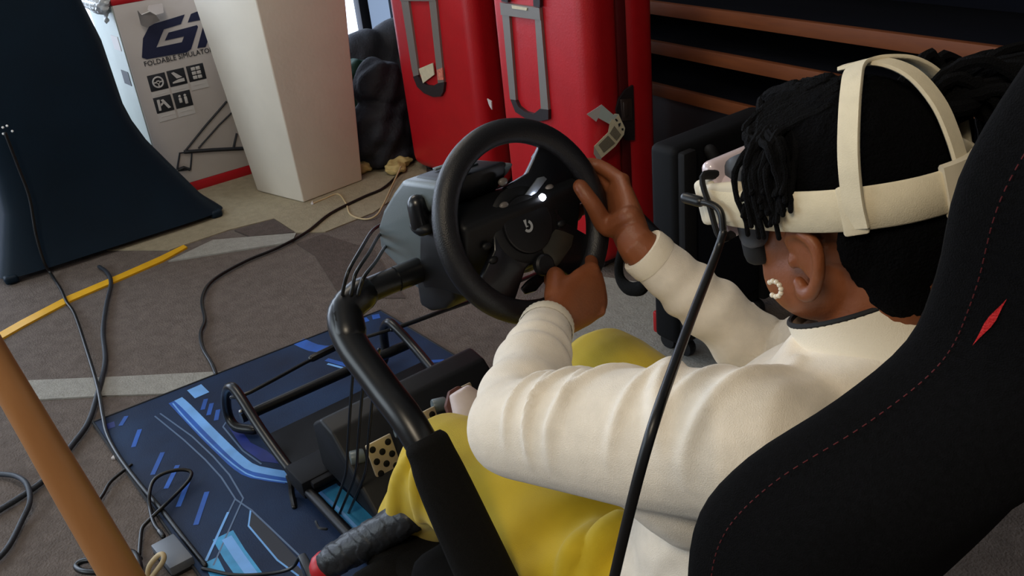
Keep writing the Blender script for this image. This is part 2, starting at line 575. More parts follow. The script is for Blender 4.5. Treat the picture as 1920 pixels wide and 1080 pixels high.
tA, tB = V(*(4.017, -1.0744, 0.596)), V(*(4.017, -1.3607, 0.5908))
text('FOLDABLE SIMULATOR COCKPIT', 0.0300, tA, carton, m_print_dark, (0, -1, 0.0), (0, 0, 1), 'caption_lettering')
icons = [(4.019, -1.1118, 0.5201), (4.019, -1.1981, 0.5216), (4.019, -1.2864, 0.5233), (4.019, -1.1106, 0.423), (4.019, -1.1979, 0.4235)]
m_icon = mat('icon_white', (206, 204, 204), 0.6)
for i, q in enumerate(icons):
    y, z = q[1], q[2]
    t = obj('icon_tile', MB().box((4.019, y, z), (0.003, 0.078, 0.070), 0.001), m_print_dark, carton)
    obj('icon_caption', MB().box((4.019, y, z - 0.055), (0.002, 0.078, 0.036)).box((4.0175, y, z - 0.052), (0.001, 0.05, 0.004)), m_icon, carton)
    g = MB()
    X = 4.016
    if i == 0:
        g.tube([(X, y + 0.022 * math.cos(a), z + 0.022 * math.sin(a)) for a in np.linspace(0, 2 * PI, 21)[:-1]], 0.0035, 6, 0, closed=True)
        g.box((X, y, z), (0.003, 0.014, 0.014), 0.002).box((X, y, z), (0.003, 0.04, 0.005)).box((X, y, z - 0.011), (0.003, 0.005, 0.02))
    elif i == 1:
        g.prism([(X, y + 0.026, z - 0.022), (X, y - 0.028, z - 0.022), (X, y - 0.028, z - 0.008), (X, y - 0.005, z - 0.008), (X, y + 0.026, z - 0.016)], (-0.002, 0, 0))
        g.prism([(X, y + 0.022, z + 0.024), (X, y + 0.010, z + 0.026), (X, y - 0.022, z - 0.002), (X, y + 0.004, z - 0.004)], (-0.002, 0, 0))
    elif i == 2:
        for r_ in range(3):
            for c_ in range(2):
                g.box((X, y - 0.011 + 0.022 * c_, z - 0.019 + 0.019 * r_), (0.003, 0.019, 0.015), 0.002)
    elif i == 3:
        g.prism([(X, y + 0.026, z + 0.024), (X, y + 0.014, z + 0.024), (X, y + 0.018, z - 0.024), (X, y + 0.028, z - 0.024)], (-0.002, 0, 0))
        g.prism([(X, y + 0.010, z + 0.020), (X, y - 0.002, z + 0.022), (X, y - 0.026, z - 0.020), (X, y - 0.014, z - 0.022)], (-0.002, 0, 0))
        g.prism([(X, y + 0.014, z - 0.006), (X, y + 0.002, z + 0.002), (X, y + 0.002, z + 0.012), (X, y + 0.014, z + 0.004)], (-0.002, 0, 0))
    else:
        for d in (-1, 1):
            g.ball((X, y + 0.012 * d, z + 0.016), (0.002, 0.006, 0.006))
            g.box((X, y + 0.012 * d, z - 0.002 - 0.004 * (d < 0)), (0.003, 0.013, 0.022 + 0.01 * (d < 0)), 0.002)
    obj('icon_symbol', g, m_icon, carton)
dr = MB()
for a in ([(332, 318), (337, 287), (360, 284), (357, 318), (340, 322)], [(348, 282), (385, 236), (425, 190)], [(372, 278), (410, 235), (440, 207)],
          [(345, 284), (400, 279), (470, 278)], [(352, 287), (400, 283), (470, 283)], [(437, 280), (442, 255)], [(332, 328), (362, 324)]):
    pass
for pts, r_ in (([(4.016, -1.0878, 0.1246), (4.016, -1.1194, 0.1945), (4.016, -1.1748, 0.1865), (4.016, -1.1459, 0.1075), (4.016, -1.0911, 0.1185)], 0.0045), ([(4.016, -1.1481, 0.1991), (4.016, -1.2641, 0.2839), (4.016, -1.3887, 0.3678)], 0.0045), ([(4.016, -1.2068, 0.1929), (4.016, -1.3247, 0.2706), (4.016, -1.4344, 0.3315)], 0.0035),
                ([(4.016, -1.1392, 0.194), (4.016, -1.2718, 0.1671), (4.016, -1.4735, 0.1214)], 0.009), ([(4.016, -1.3631, 0.1442), (4.016, -1.399, 0.2125)], 0.005), ([(4.016, -1.0947, 0.1226), (4.016, -1.1205, 0.1253), (4.016, -1.1435, 0.1082)], 0.008)):
    dr.tube(pts, r_, 6, 0, flat=1.0)
obj('cockpit_drawing', dr, m_print_grey if False else m_print_dark, carton)
# torn flap hanging over the front
fl = [(3.99, -1.1059, 0.8221), (3.95, -1.1502, 0.8256), (3.96, -1.202, 0.8287), (3.97, -1.198, 0.8025), (3.92, -1.1494, 0.8019), (3.96, -1.128, 0.8072), (4, -1.1047, 0.7603)]
obj('torn_flap', MB().prism([(3.99, -1.105, 0.8266), (4.005, -1.1073, 0.7638), (4.005, -1.1264, 0.7513), (4, -1.1856, 0.7716), (3.92, -1.1506, 0.806), (3.94, -1.1364, 0.8201), (3.95, -1.104, 0.8123)], (0.004, 0.002, 0.003)).prism([(3.95, -1.1341, 0.8242), (3.92, -1.1506, 0.806), (3.96, -1.1972, 0.8034), (4, -1.2143, 0.8327), (4, -1.1575, 0.834)], (0.004, 0.001, 0.004)), m_card, carton)
m_wrap = mat('plastic_wrap', (205, 210, 215), 0.15, trans=0.0, var=0.25, scale=30)
obj('plastic_wrap', voxel(MB().tube([(4.03, by0 + 0.02, bh + 0.02), (4.08, by0 + 0.035, bh), (4.36, by0 + 0.03, bh + 0.01)], [0.02, 0.03, 0.02], 8, 4, caps='round').tube([(4.06, by0 + 0.02, bh - 0.01), (4.07, by0 + 0.03, bh - 0.07)], [0.016, 0.006], 8, 3, caps='round'), 0.006, 3,
    fn=lambda c, n: c + n * (0.006 * np.sin(c[:, :1] * 240) * np.sin(c[:, 2:] * 190))), m_wrap, carton)

# ------------------------------------------------------------------ bags between plinth and suitcases
m_bag_grey = mat('bag_grey', (52, 54, 60), 0.7, var=0.15, scale=25, bump=0.3, bscale=90)
m_bag_black = mat('bag_black', (17, 20, 30), 0.75, var=0.25, scale=14, bump=0.4, bscale=70)
m_green = mat('green_cloth', (22, 62, 48), 0.7, var=0.3, scale=20)


def lumpy(pts, rad, size, amp, freq):
    mb = MB()
    for p, r in zip(pts, rad):
        mb.ball(p, r, seg=16, rg=10)
    return voxel(mb, size, 8, fn=lambda c, n: c + n * (amp * (np.sin(c[:, :1] * freq + 2 * np.sin(c[:, 2:] * freq * .6)) + np.sin(c[:, 1:2] * freq * 1.3 + c[:, 2:] * freq))))


q = (4.45, -2.4579, 0.3034)
bk = tag(obj('backpack', lumpy([(4.45, q[1] + dy, z) for dy, z in ((-0.1, 0.36), (0.1, 0.34), (0, 0.2), (-.1, .2), (0.12, .2))], [(0.13, 0.17, 0.13)] * 2 + [(0.14, 0.2, 0.2)] * 3, 0.012, 0.004, 30), m_bag_grey),
         'slumped dark grey bag behind the black coat, under the window', 'bag')
q = (3.5985, -1.931, 0)
bc = thing('black_coat', 'black cloth bundle standing between the white plinth and the red suitcases', 'coat', (q[0], q[1], 0))
obj('cloth', lumpy([(q[0], q[1] - 0.03, 0.36), (q[0] - 0.03, q[1] + 0.02, 0.16), (q[0] + 0.02, q[1] - 0.08, 0.2), (q[0], q[1] + 0.08, 0.12), (q[0] - 0.02, q[1] - 0.02, 0.05)], [(0.12, 0.12, 0.13), (0.13, 0.15, 0.17), (0.13, 0.14, 0.2), (0.1, 0.1, 0.12), (0.14, 0.17, 0.05)], 0.01, 0.006, 45), m_bag_black, bc)
q = (4.3, -2.215, 0.2709)
gc = thing('green_bag', 'dark green carrier bag squeezed beside the white plinth', 'bag', (4.3, q[1], 0))
obj('cloth', lumpy([(4.25, q[1], 0.16), (4.25, q[1] + 0.02, 0.28)], [(0.08, 0.12, 0.17), (0.07, 0.09, 0.09)], 0.01, 0.005, 60), m_green, gc)
m_cream = mat('crumpled_cream', (190, 168, 110), 0.7, var=0.2, scale=30)
q = (3.3706, -1.8754, 0.03)
tag(obj('crumpled_paper', voxel(MB().ball((q[0] + .1, q[1] - .05, 0.035), (0.05, 0.07, 0.03)).ball((q[0] + .05, q[1] + 0.0, 0.028), (0.05, 0.05, 0.025)), 0.006, 2, fn=lambda c, n: c + n * (0.006 * np.sin(c[:, :1] * 90 + 2 * np.sin(c[:, 1:2] * 70)) * np.sin(c[:, 1:2] * 60 + 2.5 * np.sin(c[:, 2:] * 90)))), m_cream),
    'crumpled cream paper on the floor at the foot of the left red suitcase', 'paper')
q = (3.504, -1.779, 0.03)
tag(obj('crumpled_paper', voxel(MB().ball((q[0] + .05, q[1], 0.03), (0.04, 0.05, 0.028)), 0.006, 2, fn=lambda c, n: c + n * (0.006 * np.sin(c[:, :1] * 90 + 2 * np.sin(c[:, 1:2] * 70)) * np.sin(c[:, 1:2] * 60 + 2.5 * np.sin(c[:, 2:] * 90)))), m_cream),
    'small crumpled beige paper on the floor touching the white plinth', 'paper')

# ------------------------------------------------------------------ two red suitcases
m_red = mat('suitcase_red', (186, 14, 26), 0.42, var=0.06, scale=12, bump=0.08, bscale=180)
m_red_dark = mat('suitcase_seam', (92, 8, 16), 0.5)
m_rail = mat('rail_grey', (138, 134, 130), 0.4, metal=0.3)
m_dkplastic = mat('plastic_charcoal', (40, 34, 38), 0.5)
m_paper = mat('paper_sticker', (214, 204, 176), 0.6, var=0.08, scale=60)
m_metal = mat('metal_grey', (150, 150, 150), 0.3, metal=1.0)


def suitcase(x0, x1, yf, dep, label):
    h = 0.98
    t = thing('suitcase', label, 'suitcase', ((x0 + x1) / 2, yf - dep / 2, 0), 'red suitcases')
    half = dep / 2 - 0.003
    for k, yc in enumerate((yf - half / 2, yf - dep + half / 2)):
        obj('shell', MB().box(((x0 + x1) / 2, yc, 0.022 + h / 2), (x1 - x0, half, h), 0.055, seg=5), m_red, t, 60)
    obj('seam', MB().box(((x0 + x1) / 2, yf - dep / 2, 0.022 + h / 2), (x1 - x0 - 0.014, 0.04, h - 0.014), 0.008), m_red_dark, t)
    for a in (x0 + 0.06, x1 - 0.06):
        for b in (yf - 0.06, yf - dep + 0.06):
            w = obj('wheel', MB().lathe((a, b - 0.012, 0.027), (0, 1, 0), [(0, 0), (0.02, 0), (0.026, 0.005), (0.026, 0.019), (0.02, 0.024), (0, 0.024)], 16).box((a, b, 0.046), (0.022, 0.034, 0.03), 0.004), m_dkplastic, t)
    return t


y1, y2 = -1.95, -1.75
s1 = suitcase(2.80, 3.40, y1, 0.31, 'red hard suitcase beside the dark bags, its paper sticker between grey rails')
s2 = suitcase(1.93, 2.40, y2, 0.295, 'red hard suitcase nearest the shelves with a white luggage tag on its side')


def front(poly, m, name, parent, d=0.012):
    return obj(name, MB().prism(poly, (0, -d, 0)), m, parent)


front([(3.2601, -1.94, 0.7902), (3.2018, -1.94, 0.7934), (3.2054, -1.94, 0.4682), (3.2482, -1.94, 0.4492), (3.2553, -1.94, 0.4848)], m_rail, 'trolley_rail', s1)
front([(3.0467, -1.94, 0.8021), (2.9972, -1.94, 0.8048), (3.0195, -1.94, 0.4608), (3.0647, -1.94, 0.4505)], m_rail, 'trolley_rail', s1)
front([(3.2652, -1.938, 0.7903), (2.9941, -1.938, 0.8053), (3.0001, -1.938, 0.781), (3.2643, -1.938, 0.7649)], m_rail, 'trolley_grip', s1)
front([(3.2523, -1.938, 0.4537), (3.2156, -1.938, 0.4651), (3.1967, -1.938, 0.4426), (3.1506, -1.938, 0.4306), (3.1012, -1.938, 0.435), (3.0616, -1.938, 0.4513), (3.0129, -1.938, 0.4599), (3.03, -1.938, 0.4203), (3.0551, -1.938, 0.3967), (3.1133, -1.938, 0.3861), (3.181, -1.938, 0.3924), (3.2296, -1.938, 0.4132)], m_dkplastic, 'handle_base', s1)
front([(3.192, -1.936, 0.4954), (3.0778, -1.936, 0.5329), (3.0779, -1.936, 0.4849), (3.1746, -1.936, 0.4369)], m_paper, 'paper_sticker', s1, 0.004)
front([(3.0527, -1.936, 0.5076), (3.0109, -1.936, 0.5212), (3.0151, -1.936, 0.471), (3.0551, -1.936, 0.4658)], mat('sticker_pink', (220, 130, 110), 0.6, var=0.3, scale=120), 'torn_sticker', s1, 0.004)
front([(2.3155, -1.74, 0.8193), (2.2793, -1.74, 0.8218), (2.2872, -1.74, 0.542), (2.3187, -1.74, 0.541)], m_rail, 'trolley_rail', s2)
front([(2.1515, -1.74, 0.8309), (2.1235, -1.74, 0.8329), (2.1225, -1.74, 0.5353), (2.1596, -1.74, 0.533)], m_rail, 'trolley_rail', s2)
front([(2.3171, -1.737, 0.8525), (2.1228, -1.737, 0.8491), (2.1225, -1.737, 0.8131), (2.318, -1.737, 0.8147)], m_rail, 'trolley_grip', s2)
front([(2.2539, -1.734, 0.849), (2.1781, -1.734, 0.846), (2.1818, -1.734, 0.8378), (2.2527, -1.734, 0.8394)], m_paper, 'grip_plate', s2, 0.004)
front([(2.3069, -1.735, 0.8811), (2.2685, -1.735, 0.8832), (2.2729, -1.735, 0.8556), (2.3055, -1.735, 0.8569)], m_dkplastic, 'grip_corner', s2)
front([(2.1451, -1.735, 0.8899), (2.1124, -1.735, 0.8917), (2.1177, -1.735, 0.8513), (2.1477, -1.735, 0.8525)], m_dkplastic, 'grip_corner', s2)
front([(2.3134, -1.738, 0.5404), (2.2849, -1.738, 0.541), (2.2735, -1.738, 0.523), (2.239, -1.738, 0.5105), (2.1979, -1.738, 0.5099), (2.1626, -1.738, 0.533), (2.1201, -1.738, 0.5362), (2.124, -1.738, 0.5043), (2.1737, -1.738, 0.489), (2.2422, -1.738, 0.4884), (2.2937, -1.738, 0.5018)], m_dkplastic, 'handle_base', s2)
front([(2.4551, -1.744, 0.522), (2.4316, -1.744, 0.5161), (2.434, -1.744, 0.4857), (2.447, -1.744, 0.4988)], m_card, 'torn_sticker', s2, 0.004)
# side grip and latch
sx = 1.93
obj('grip_recess', MB().prism([(1.934, -1.8474, 0.5396), (1.934, -1.863, 0.5691), (1.934, -1.8917, 0.5905), (1.934, -1.9246, 0.5978), (1.934, -1.9244, 0.5033), (1.934, -1.9227, 0.4221), (1.934, -1.8875, 0.4316), (1.934, -1.8615, 0.4681)], (-0.008, 0, 0)), m_dkplastic, s2)
obj('latch', MB().prism([(1.927, -1.8651, 0.568), (1.927, -1.9109, 0.5603), (1.927, -1.9119, 0.4904), (1.927, -1.8703, 0.4994)], (-0.006, 0, 0), 0.001).box((1.921, -1.8824, 0.5329), (0.006, 0.02, 0.05), 0.002), mat('latch_metal', (96, 84, 80), 0.4, metal=0.7), s2)
# luggage tag: a folded paper strip looped through the grip
lt = thing('luggage_tag', 'folded white airline luggage tag hanging from the side of a red suitcase', 'tag', (1.885, -1.7916, 0.4868))
obj('paper_fold', MB().prism([(1.915, -1.7154, 0.5608), (1.903, -1.7664, 0.5792), (1.896, -1.7867, 0.5557), (1.905, -1.7525, 0.5432), (1.907, -1.7448, 0.5318)], (-0.0012, 0.0012, 0)), m_card, lt)
obj('paper_fold', MB().prism([(1.903, -1.7664, 0.5792), (1.888, -1.7981, 0.5426), (1.884, -1.8164, 0.5403), (1.888, -1.796, 0.5101), (1.894, -1.7801, 0.5198), (1.905, -1.7524, 0.5416)], (-0.0012, 0.0012, 0)), m_card_side, lt)
obj('paper_strip', MB().prism([(1.888, -1.8027, 0.5447), (1.884, -1.8164, 0.5403), (1.876, -1.8329, 0.4942), (1.876, -1.8273, 0.4755), (1.882, -1.7951, 0.446), (1.893, -1.7455, 0.4205), (1.9, -1.7241, 0.4622), (1.89, -1.7745, 0.4938), (1.891, -1.7839, 0.5194)], (-0.0012, 0.0012, 0)), m_paper, lt)
obj('paper_tip', MB().prism([(1.9, -1.7241, 0.4622), (1.893, -1.7455, 0.4205), (1.89, -1.7328, 0.4077), (1.895, -1.7157, 0.442)], (-0.0012, 0.0012, 0)), m_card, lt)
m_tagprint = mat('tag_print', (120, 112, 96), 0.6, var=0.25, scale=400)
obj('printed_block', MB().prism([(1.8935, -1.7358, 0.4636), (1.8865, -1.7706, 0.4855), (1.88, -1.7916, 0.4575), (1.8885, -1.7513, 0.4367)], (-0.001, 0.001, 0)), m_tagprint, lt)
obj('printed_block', MB().prism([(1.885, -1.7762, 0.4909), (1.8815, -1.7941, 0.5101), (1.875, -1.8129, 0.4795), (1.8785, -1.7972, 0.463)], (-0.001, 0.001, 0)), m_tagprint, lt)
for a in ([(1.881, -1.8017, 0.5313), (1.879, -1.8082, 0.5234), (1.88, -1.8023, 0.5214), (1.882, -1.798, 0.5288)], [(1.878, -1.8066, 0.514), (1.876, -1.816, 0.5152), (1.876, -1.8133, 0.5076), (1.878, -1.8082, 0.5036)], [(1.875, -1.8162, 0.4971), (1.8735, -1.8237, 0.497), (1.8735, -1.8234, 0.4904), (1.875, -1.8181, 0.4915)]):
    obj('printed_character', MB().prism(a, (-0.001, 0.001, 0)), m_print_dark, lt)

# ------------------------------------------------------------------ dark wheeled case beside the suitcases
m_case = mat('case_charcoal', (14, 15, 18), 0.7, var=0.12, scale=20, spec=0.2)
m_case_panel = mat('case_panel', (9, 12, 22), 0.8, spec=0.2, bump=0.3, bscale=300)
p0 = V(*(1.3873, -1.5188, 0))
wc = thing('wheeled_case', 'dark charcoal wheeled equipment case with top grip beside the red suitcase', 'case', (p0[0] + 0.1, p0[1] - 0.2, 0))
cx, cy, cw, cd, ch = p0[0] + 0.05, p0[1] - 0.205, 0.40, 0.09, 0.555
obj('case_body', MB().box((cx, cy, 0.05 + ch / 2), (cd, cw, ch), 0.02, seg=3), m_case, wc)
obj('front_panel', MB().box((cx - cd / 2 - 0.002, cy, 0.29), (0.012, cw - 0.15, 0.38), 0.005), m_case_panel, wc)
for s in (-1, 1):
    obj('corner_rail', MB().box((cx - cd / 2 - 0.006, cy + s * (cw / 2 - 0.035), 0.05 + ch / 2), (0.028, 0.05, ch - 0.02), 0.01), mat('case_rail', (24, 24, 26), 0.7, spec=0.25), wc)
    for b in (-1, 1):
        obj('caster', MB().lathe((cx + b * 0.03, cy + s * (cw / 2 - 0.05) - 0.012, 0.026), (0, 1, 0), [(0, 0), (0.024, 0), (0.026, 0.004), (0.026, 0.02), (0.024, 0.024), (0, 0.024)], 16), m_black, wc)
obj('top_grip', MB().tube([(cx - cd / 2 - 0.015, cy + 0.09, ch + 0.02), (cx - cd / 2 - 0.035, cy + 0.07, ch - 0.015), (cx - cd / 2 - 0.035, cy - 0.07, ch - 0.015), (cx - cd / 2 - 0.015, cy - 0.09, ch + 0.02)], 0.016, 10, 4, caps='round'), mat('case_rail', (50, 50, 52)), wc)
obj('red_lock', MB().box((cx + cd / 2 + 0.006, cy + cw / 2 - 0.03, 0.085), (0.02, 0.03, 0.065), 0.005), mat('lock_red', (170, 24, 28), 0.4), wc)

# ------------------------------------------------------------------ printed floor mat
m_mat = mat('mat_navy', (11, 24, 50), 0.6, var=0.5, col2=(30, 54, 88), scale=3.5, bump=0.1, bscale=300, spec=0.25)
m_edge = mat('mat_edge', (10, 12, 18), 0.7)
m_lb = mat('print_light_blue', (112, 170, 235), 0.55, var=0.15, scale=15)
m_bl = mat('print_blue', (22, 84, 176), 0.55, var=0.25, scale=15)
m_bd = mat('print_deep_blue', (16, 38, 120), 0.55, var=0.2, scale=15)
m_cy = mat('print_cyan', (56, 150, 205), 0.55, var=0.3, scale=12)
m_ln = mat('print_line_grey', (84, 108, 142), 0.5)
m_dk = mat('print_dark_panel', (12, 18, 34), 0.45)
mt = thing('floor_mat', 'dark floor mat printed with glowing blue sci-fi lines, under the pedals', 'mat', (1.55, -0.67, 0.007))
obj('mat_sheet', MB().prism([(2.335, -0.231, 0.007), (2.285, -1.115, 0.007), (0.62, -1.13, 0.007), (0.62, -0.245, 0.007)], (0, 0, 0.003)), m_mat, mt)
e = MB()
for a, b_ in (((2.335, -0.231), (2.285, -1.115)), ((2.285, -1.115), (0.62, -1.13)), ((0.62, -0.245), (2.335, -0.231))):
    e.tube([(a[0], a[1], 0.009), (b_[0], b_[1], 0.009)], 0.0035, 6, 0)
obj('mat_hem', e, m_edge, mt)


def stripe(pts, w, m, dz=0.0, smooth=0):
    p = [(x, y, z + dz) for x, y, z in pts]
    return obj('printed_stripe', MB().ribbon(p, w, smooth=smooth), m, mt)


stripe([(2.2682, -0.4453, 0.0106), (2.2114, -0.4493, 0.0106), (2.0802, -0.4527, 0.0106), (1.9446, -0.4572, 0.0106), (1.8563, -0.4629, 0.0106), (1.8031, -0.4749, 0.0106), (1.7237, -0.5222, 0.0106)], 0.023, m_lb, 0, 2)
stripe([(2.2668, -0.4327, 0.0104), (2.191, -0.4344, 0.0104), (2.0489, -0.4378, 0.0104), (1.9217, -0.4436, 0.0104), (1.8409, -0.4495, 0.0104), (1.7855, -0.4644, 0.0104), (1.707, -0.5142, 0.0104)], 0.030, m_bl, 0, 2)
stripe([(2.2575, -0.4265, 0.0108), (2.1781, -0.4255, 0.0108), (2.0373, -0.4292, 0.0108), (1.9102, -0.4363, 0.0108), (1.8302, -0.4451, 0.0108), (1.7752, -0.46, 0.0108), (1.6972, -0.5097, 0.0108)], 0.004, m_lb, 0, 2)
stripe([(2.2939, -0.5011, 0.0108), (2.2341, -0.5022, 0.0108)], 0.042, m_lb)
for a in ([(2.2071, -0.5027, 0.0107), (2.1611, -0.476, 0.0107)], [(2.173, -0.5065, 0.0107), (2.123, -0.478, 0.0107)], [(2.1282, -0.5072, 0.0107), (2.0825, -0.4832, 0.0107)], [(2.1983, -0.3162, 0.0107), (2.129, -0.278, 0.0107)], [(2.293, -0.3093, 0.0107), (2.2571, -0.2829, 0.0107)], [(2.0469, -0.3271, 0.0107), (1.9724, -0.2769, 0.0107)],
          [(1.964, -0.3368, 0.0107), (1.893, -0.2831, 0.0107)], [(1.8755, -0.3306, 0.0107), (1.8041, -0.2818, 0.0107)], [(1.8071, -0.3524, 0.0107), (1.7116, -0.2896, 0.0107)]):
    stripe(a, 0.012, m_bl if a[0][1] < -0.28 else m_bd)
stripe([(2.2812, -0.2531, 0.0107), (2.2776, -0.2733, 0.0107)], 0.03, m_bd)
stripe([(2.2321, -0.3674, 0.0107), (2.0584, -0.3869, 0.0107), (1.933, -0.3965, 0.0107), (1.8344, -0.399, 0.0107), (1.7326, -0.3922, 0.0107), (1.5836, -0.2619, 0.0107)], 0.004, m_ln)
stripe([(2.234, -0.3827, 0.0107), (2.0589, -0.4085, 0.0107), (1.9307, -0.4164, 0.0107), (1.8298, -0.4174, 0.0107), (1.7206, -0.4068, 0.0107), (1.5578, -0.2708, 0.0107)], 0.004, m_ln)
stripe([(1.6991, -0.3615, 0.0108), (1.5818, -0.2636, 0.0108)], 0.006, m_lb)
stripe([(1.6341, -0.3226, 0.0106), (1.5556, -0.3175, 0.0106), (1.452, -0.3161, 0.0106)], 0.046, m_cy)
stripe([(1.6194, -0.3254, 0.0108), (1.5441, -0.3223, 0.0108), (1.4573, -0.3208, 0.0108)], 0.022, m_lb)
stripe([(1.5777, -0.2726, 0.0106), (1.5008, -0.2657, 0.0106)], 0.030, m_cy)
obj('printed_panel', MB().prism([(1.6644, -0.4022, 0.0103), (1.5928, -0.4079, 0.0103), (1.442, -0.4123, 0.0103), (1.3626, -0.4091, 0.0103), (1.3782, -0.393, 0.0103), (1.4746, -0.3788, 0.0103), (1.6191, -0.3788, 0.0103)], (0, 0, 0.0003)), m_dk, mt)
stripe([(1.6681, -0.4027, 0.0108), (1.6203, -0.3769, 0.0108), (1.474, -0.3786, 0.0108), (1.3992, -0.3914, 0.0108)], 0.004, m_lb)
stripe([(1.7334, -0.3912, 0.0108), (1.6672, -0.4036, 0.0108), (1.5829, -0.4099, 0.0108), (1.4333, -0.4204, 0.0108), (1.3542, -0.417, 0.0108)], 0.004, m_ln)
stripe([(1.9924, -0.9168, 0.0107), (1.9371, -0.9225, 0.0107), (1.8559, -0.9248, 0.0107), (1.7849, -0.9209, 0.0107)], 0.030, m_bl, 0, 2)
stripe([(2.0095, -0.9162, 0.0108), (1.9729, -0.9193, 0.0108)], 0.03, m_lb)
stripe([(2.3045, -0.835, 0.0105), (2.2326, -0.8493, 0.0105), (2.1887, -0.8767, 0.0105)], 0.04, m_bl, 0, 2)
stripe([(2.2693, -1.0248, 0.0105), (2.2641, -1.0566, 0.0105)], 0.03, m_bl)
stripe([(2.2629, -1.0715, 0.0105), (2.2536, -1.0935, 0.0105)], 0.03, m_bl)
stripe([(2.14, -0.844, 0.0106), (2.0844, -0.8633, 0.0106), (2.0424, -0.8787, 0.0106)], 0.016, m_bl)
stripe([(2.1156, -0.8347, 0.0106), (2.0658, -0.8532, 0.0106), (2.0292, -0.8678, 0.0106)], 0.008, m_lb)
for a in ([(1.9061, -1.0425, 0.0106), (1.8739, -1.0797, 0.0106)], [(1.8518, -1.039, 0.0106), (1.8179, -1.0739, 0.0106)], [(1.7748, -1.0222, 0.0106), (1.7507, -1.041, 0.0106)]):
    stripe(a, 0.014, m_bl)
obj('printed_panel', MB().prism([(2.0442, -0.4975, 0.0103), (2.0399, -0.5181, 0.0103), (1.9161, -0.5099, 0.0103), (1.8532, -0.5255, 0.0103), (1.7724, -0.5312, 0.0103), (1.8218, -0.4972, 0.0103), (1.9097, -0.4855, 0.0103)], (0, 0, 0.0003)), m_bd, mt)
stripe([(2.0391, -0.4852, 0.0108), (2.0644, -0.5103, 0.0108)], 0.004, m_ln)
stripe([(2.0391, -0.4852, 0.0108), (1.8982, -0.4808, 0.0108), (1.811, -0.4925, 0.0108)], 0.004, m_ln)
stripe([(1.6394, -0.5644, 0.0107), (1.5429, -0.5687, 0.0107), (1.3987, -0.5684, 0.0107)], 0.050, m_cy)
stripe([(1.6324, -0.5469, 0.0109), (1.5352, -0.5509, 0.0109), (1.3895, -0.5498, 0.0109)], 0.008, m_lb)
stripe([(1.4415, -0.4121, 0.0107), (1.3543, -0.4171, 0.0107)], 0.02, m_bl)

# ------------------------------------------------------------------ folding driving cockpit
m_frame = mat('frame_black', (15, 16, 19), 0.32, spec=0.5)
m_fabric = mat('seat_fabric', (8, 8, 10), 0.95, var=0.35, scale=260, bump=0.3, bscale=900, spec=0.12)
m_sleeve = mat('black_sleeve_fabric', (17, 16, 15), 0.95, spec=0.15, var=0.2, scale=300, bump=0.4, bscale=700)
m_pad = mat('wrapped_pad', (30, 33, 38), 0.45, var=0.25, scale=60, bump=0.3, bscale=50)
m_strap = mat('strap_black', (14, 14, 16), 0.8)
m_stitch = mat('red_stitch', (84, 14, 20), 0.8)
m_redcap = mat('red_cap', (190, 30, 40), 0.45)
rig = thing('driving_cockpit', 'black folding driving cockpit with fabric bucket seat and tube frame', 'simulator seat', (0.8, -0.68, 0.0))

# pedal deck tubes
obj('rail', MB().tube([(1.3199, -0.5153, 0.04), (1.4796, -0.5152, 0.045), (1.6521, -0.513, 0.06), (1.798, -0.5108, 0.11), (1.9073, -0.5107, 0.165), (1.9491, -0.507, 0.165), (1.9942, -0.5039, 0.12), (2.0104, -0.4995, 0.06), (1.9831, -0.5025, 0.03), (1.9396, -0.5327, 0.026)], 0.0125, 10, 4, caps='round'), m_frame, rig)
obj('rail', MB().tube([(1.2716, -0.8915, 0.04), (1.4728, -0.9244, 0.05), (1.6698, -0.9556, 0.08), (1.8191, -0.9691, 0.12), (1.898, -0.9588, 0.165), (1.9311, -0.9568, 0.165), (1.9765, -0.9618, 0.12), (1.979, -0.9571, 0.06), (1.9669, -0.9371, 0.03), (1.9588, -0.9, 0.026)], 0.0125, 10, 4, caps='round'), m_frame, rig)
obj('hook_strut', MB().tube([(1.9227, -0.4971, 0.152), (1.904, -0.5405, 0.155), (1.9453, -0.7879, 0.15), (1.9083, -0.9496, 0.155)], 0.005, 8, 3, caps='round').tube([(1.9397, -0.7271, 0.152), (1.9451, -0.7947, 0.152)], 0.010, 8, 2, caps='round'), m_frame, rig)


m_deck = mat('deck_black', (10, 12, 18), 0.7, spec=0.25)


def beam(y0, y1, x0, x1, z0, z1, bev=0.006):
    return MB().box(((x0 + x1) / 2, (y0 + y1) / 2, (z0 + z1) / 2), (x1 - x0, abs(y1 - y0), z1 - z0), bev)


obj('cross_tube', MB().tube([(1.90, -0.50, 0.10), (1.89, -0.99, 0.10)], 0.014, 10, 0), m_frame, rig)
obj('pedal_deck', beam(-0.98, -0.52, 1.56, 1.82, 0.060, 0.078), m_deck, rig)
obj('cross_plate', beam(-0.99, -0.50, 1.575, 1.665, 0.035, 0.082), m_deck, rig)
obj('cross_tube', beam(-0.99, -0.50, 1.30, 1.335, 0.03, 0.06), m_frame, rig)
obj('pedal_deck', beam(-0.98, -0.66, 1.335, 1.585, 0.045, 0.060), m_deck, rig)
obj('bolt', MB().ball((1.8704, -0.496, 0.135), 0.006), m_metal, rig)
obj('clamp_bolt', MB().tube([(1.6646, -0.5046, 0.05), (1.6524, -0.5018, 0.04), (1.6409, -0.4943, 0.02), (1.6032, -0.481, 0.012)], 0.007, 8, 2, caps='round'), m_frame, rig)
obj('cable_tie', MB().tube([(1.4772, -0.4789, 0.05), (1.4539, -0.4746, 0.05), (1.4393, -0.4848, 0.05)], 0.003, 6, 2, caps='round'), m_frame, rig)

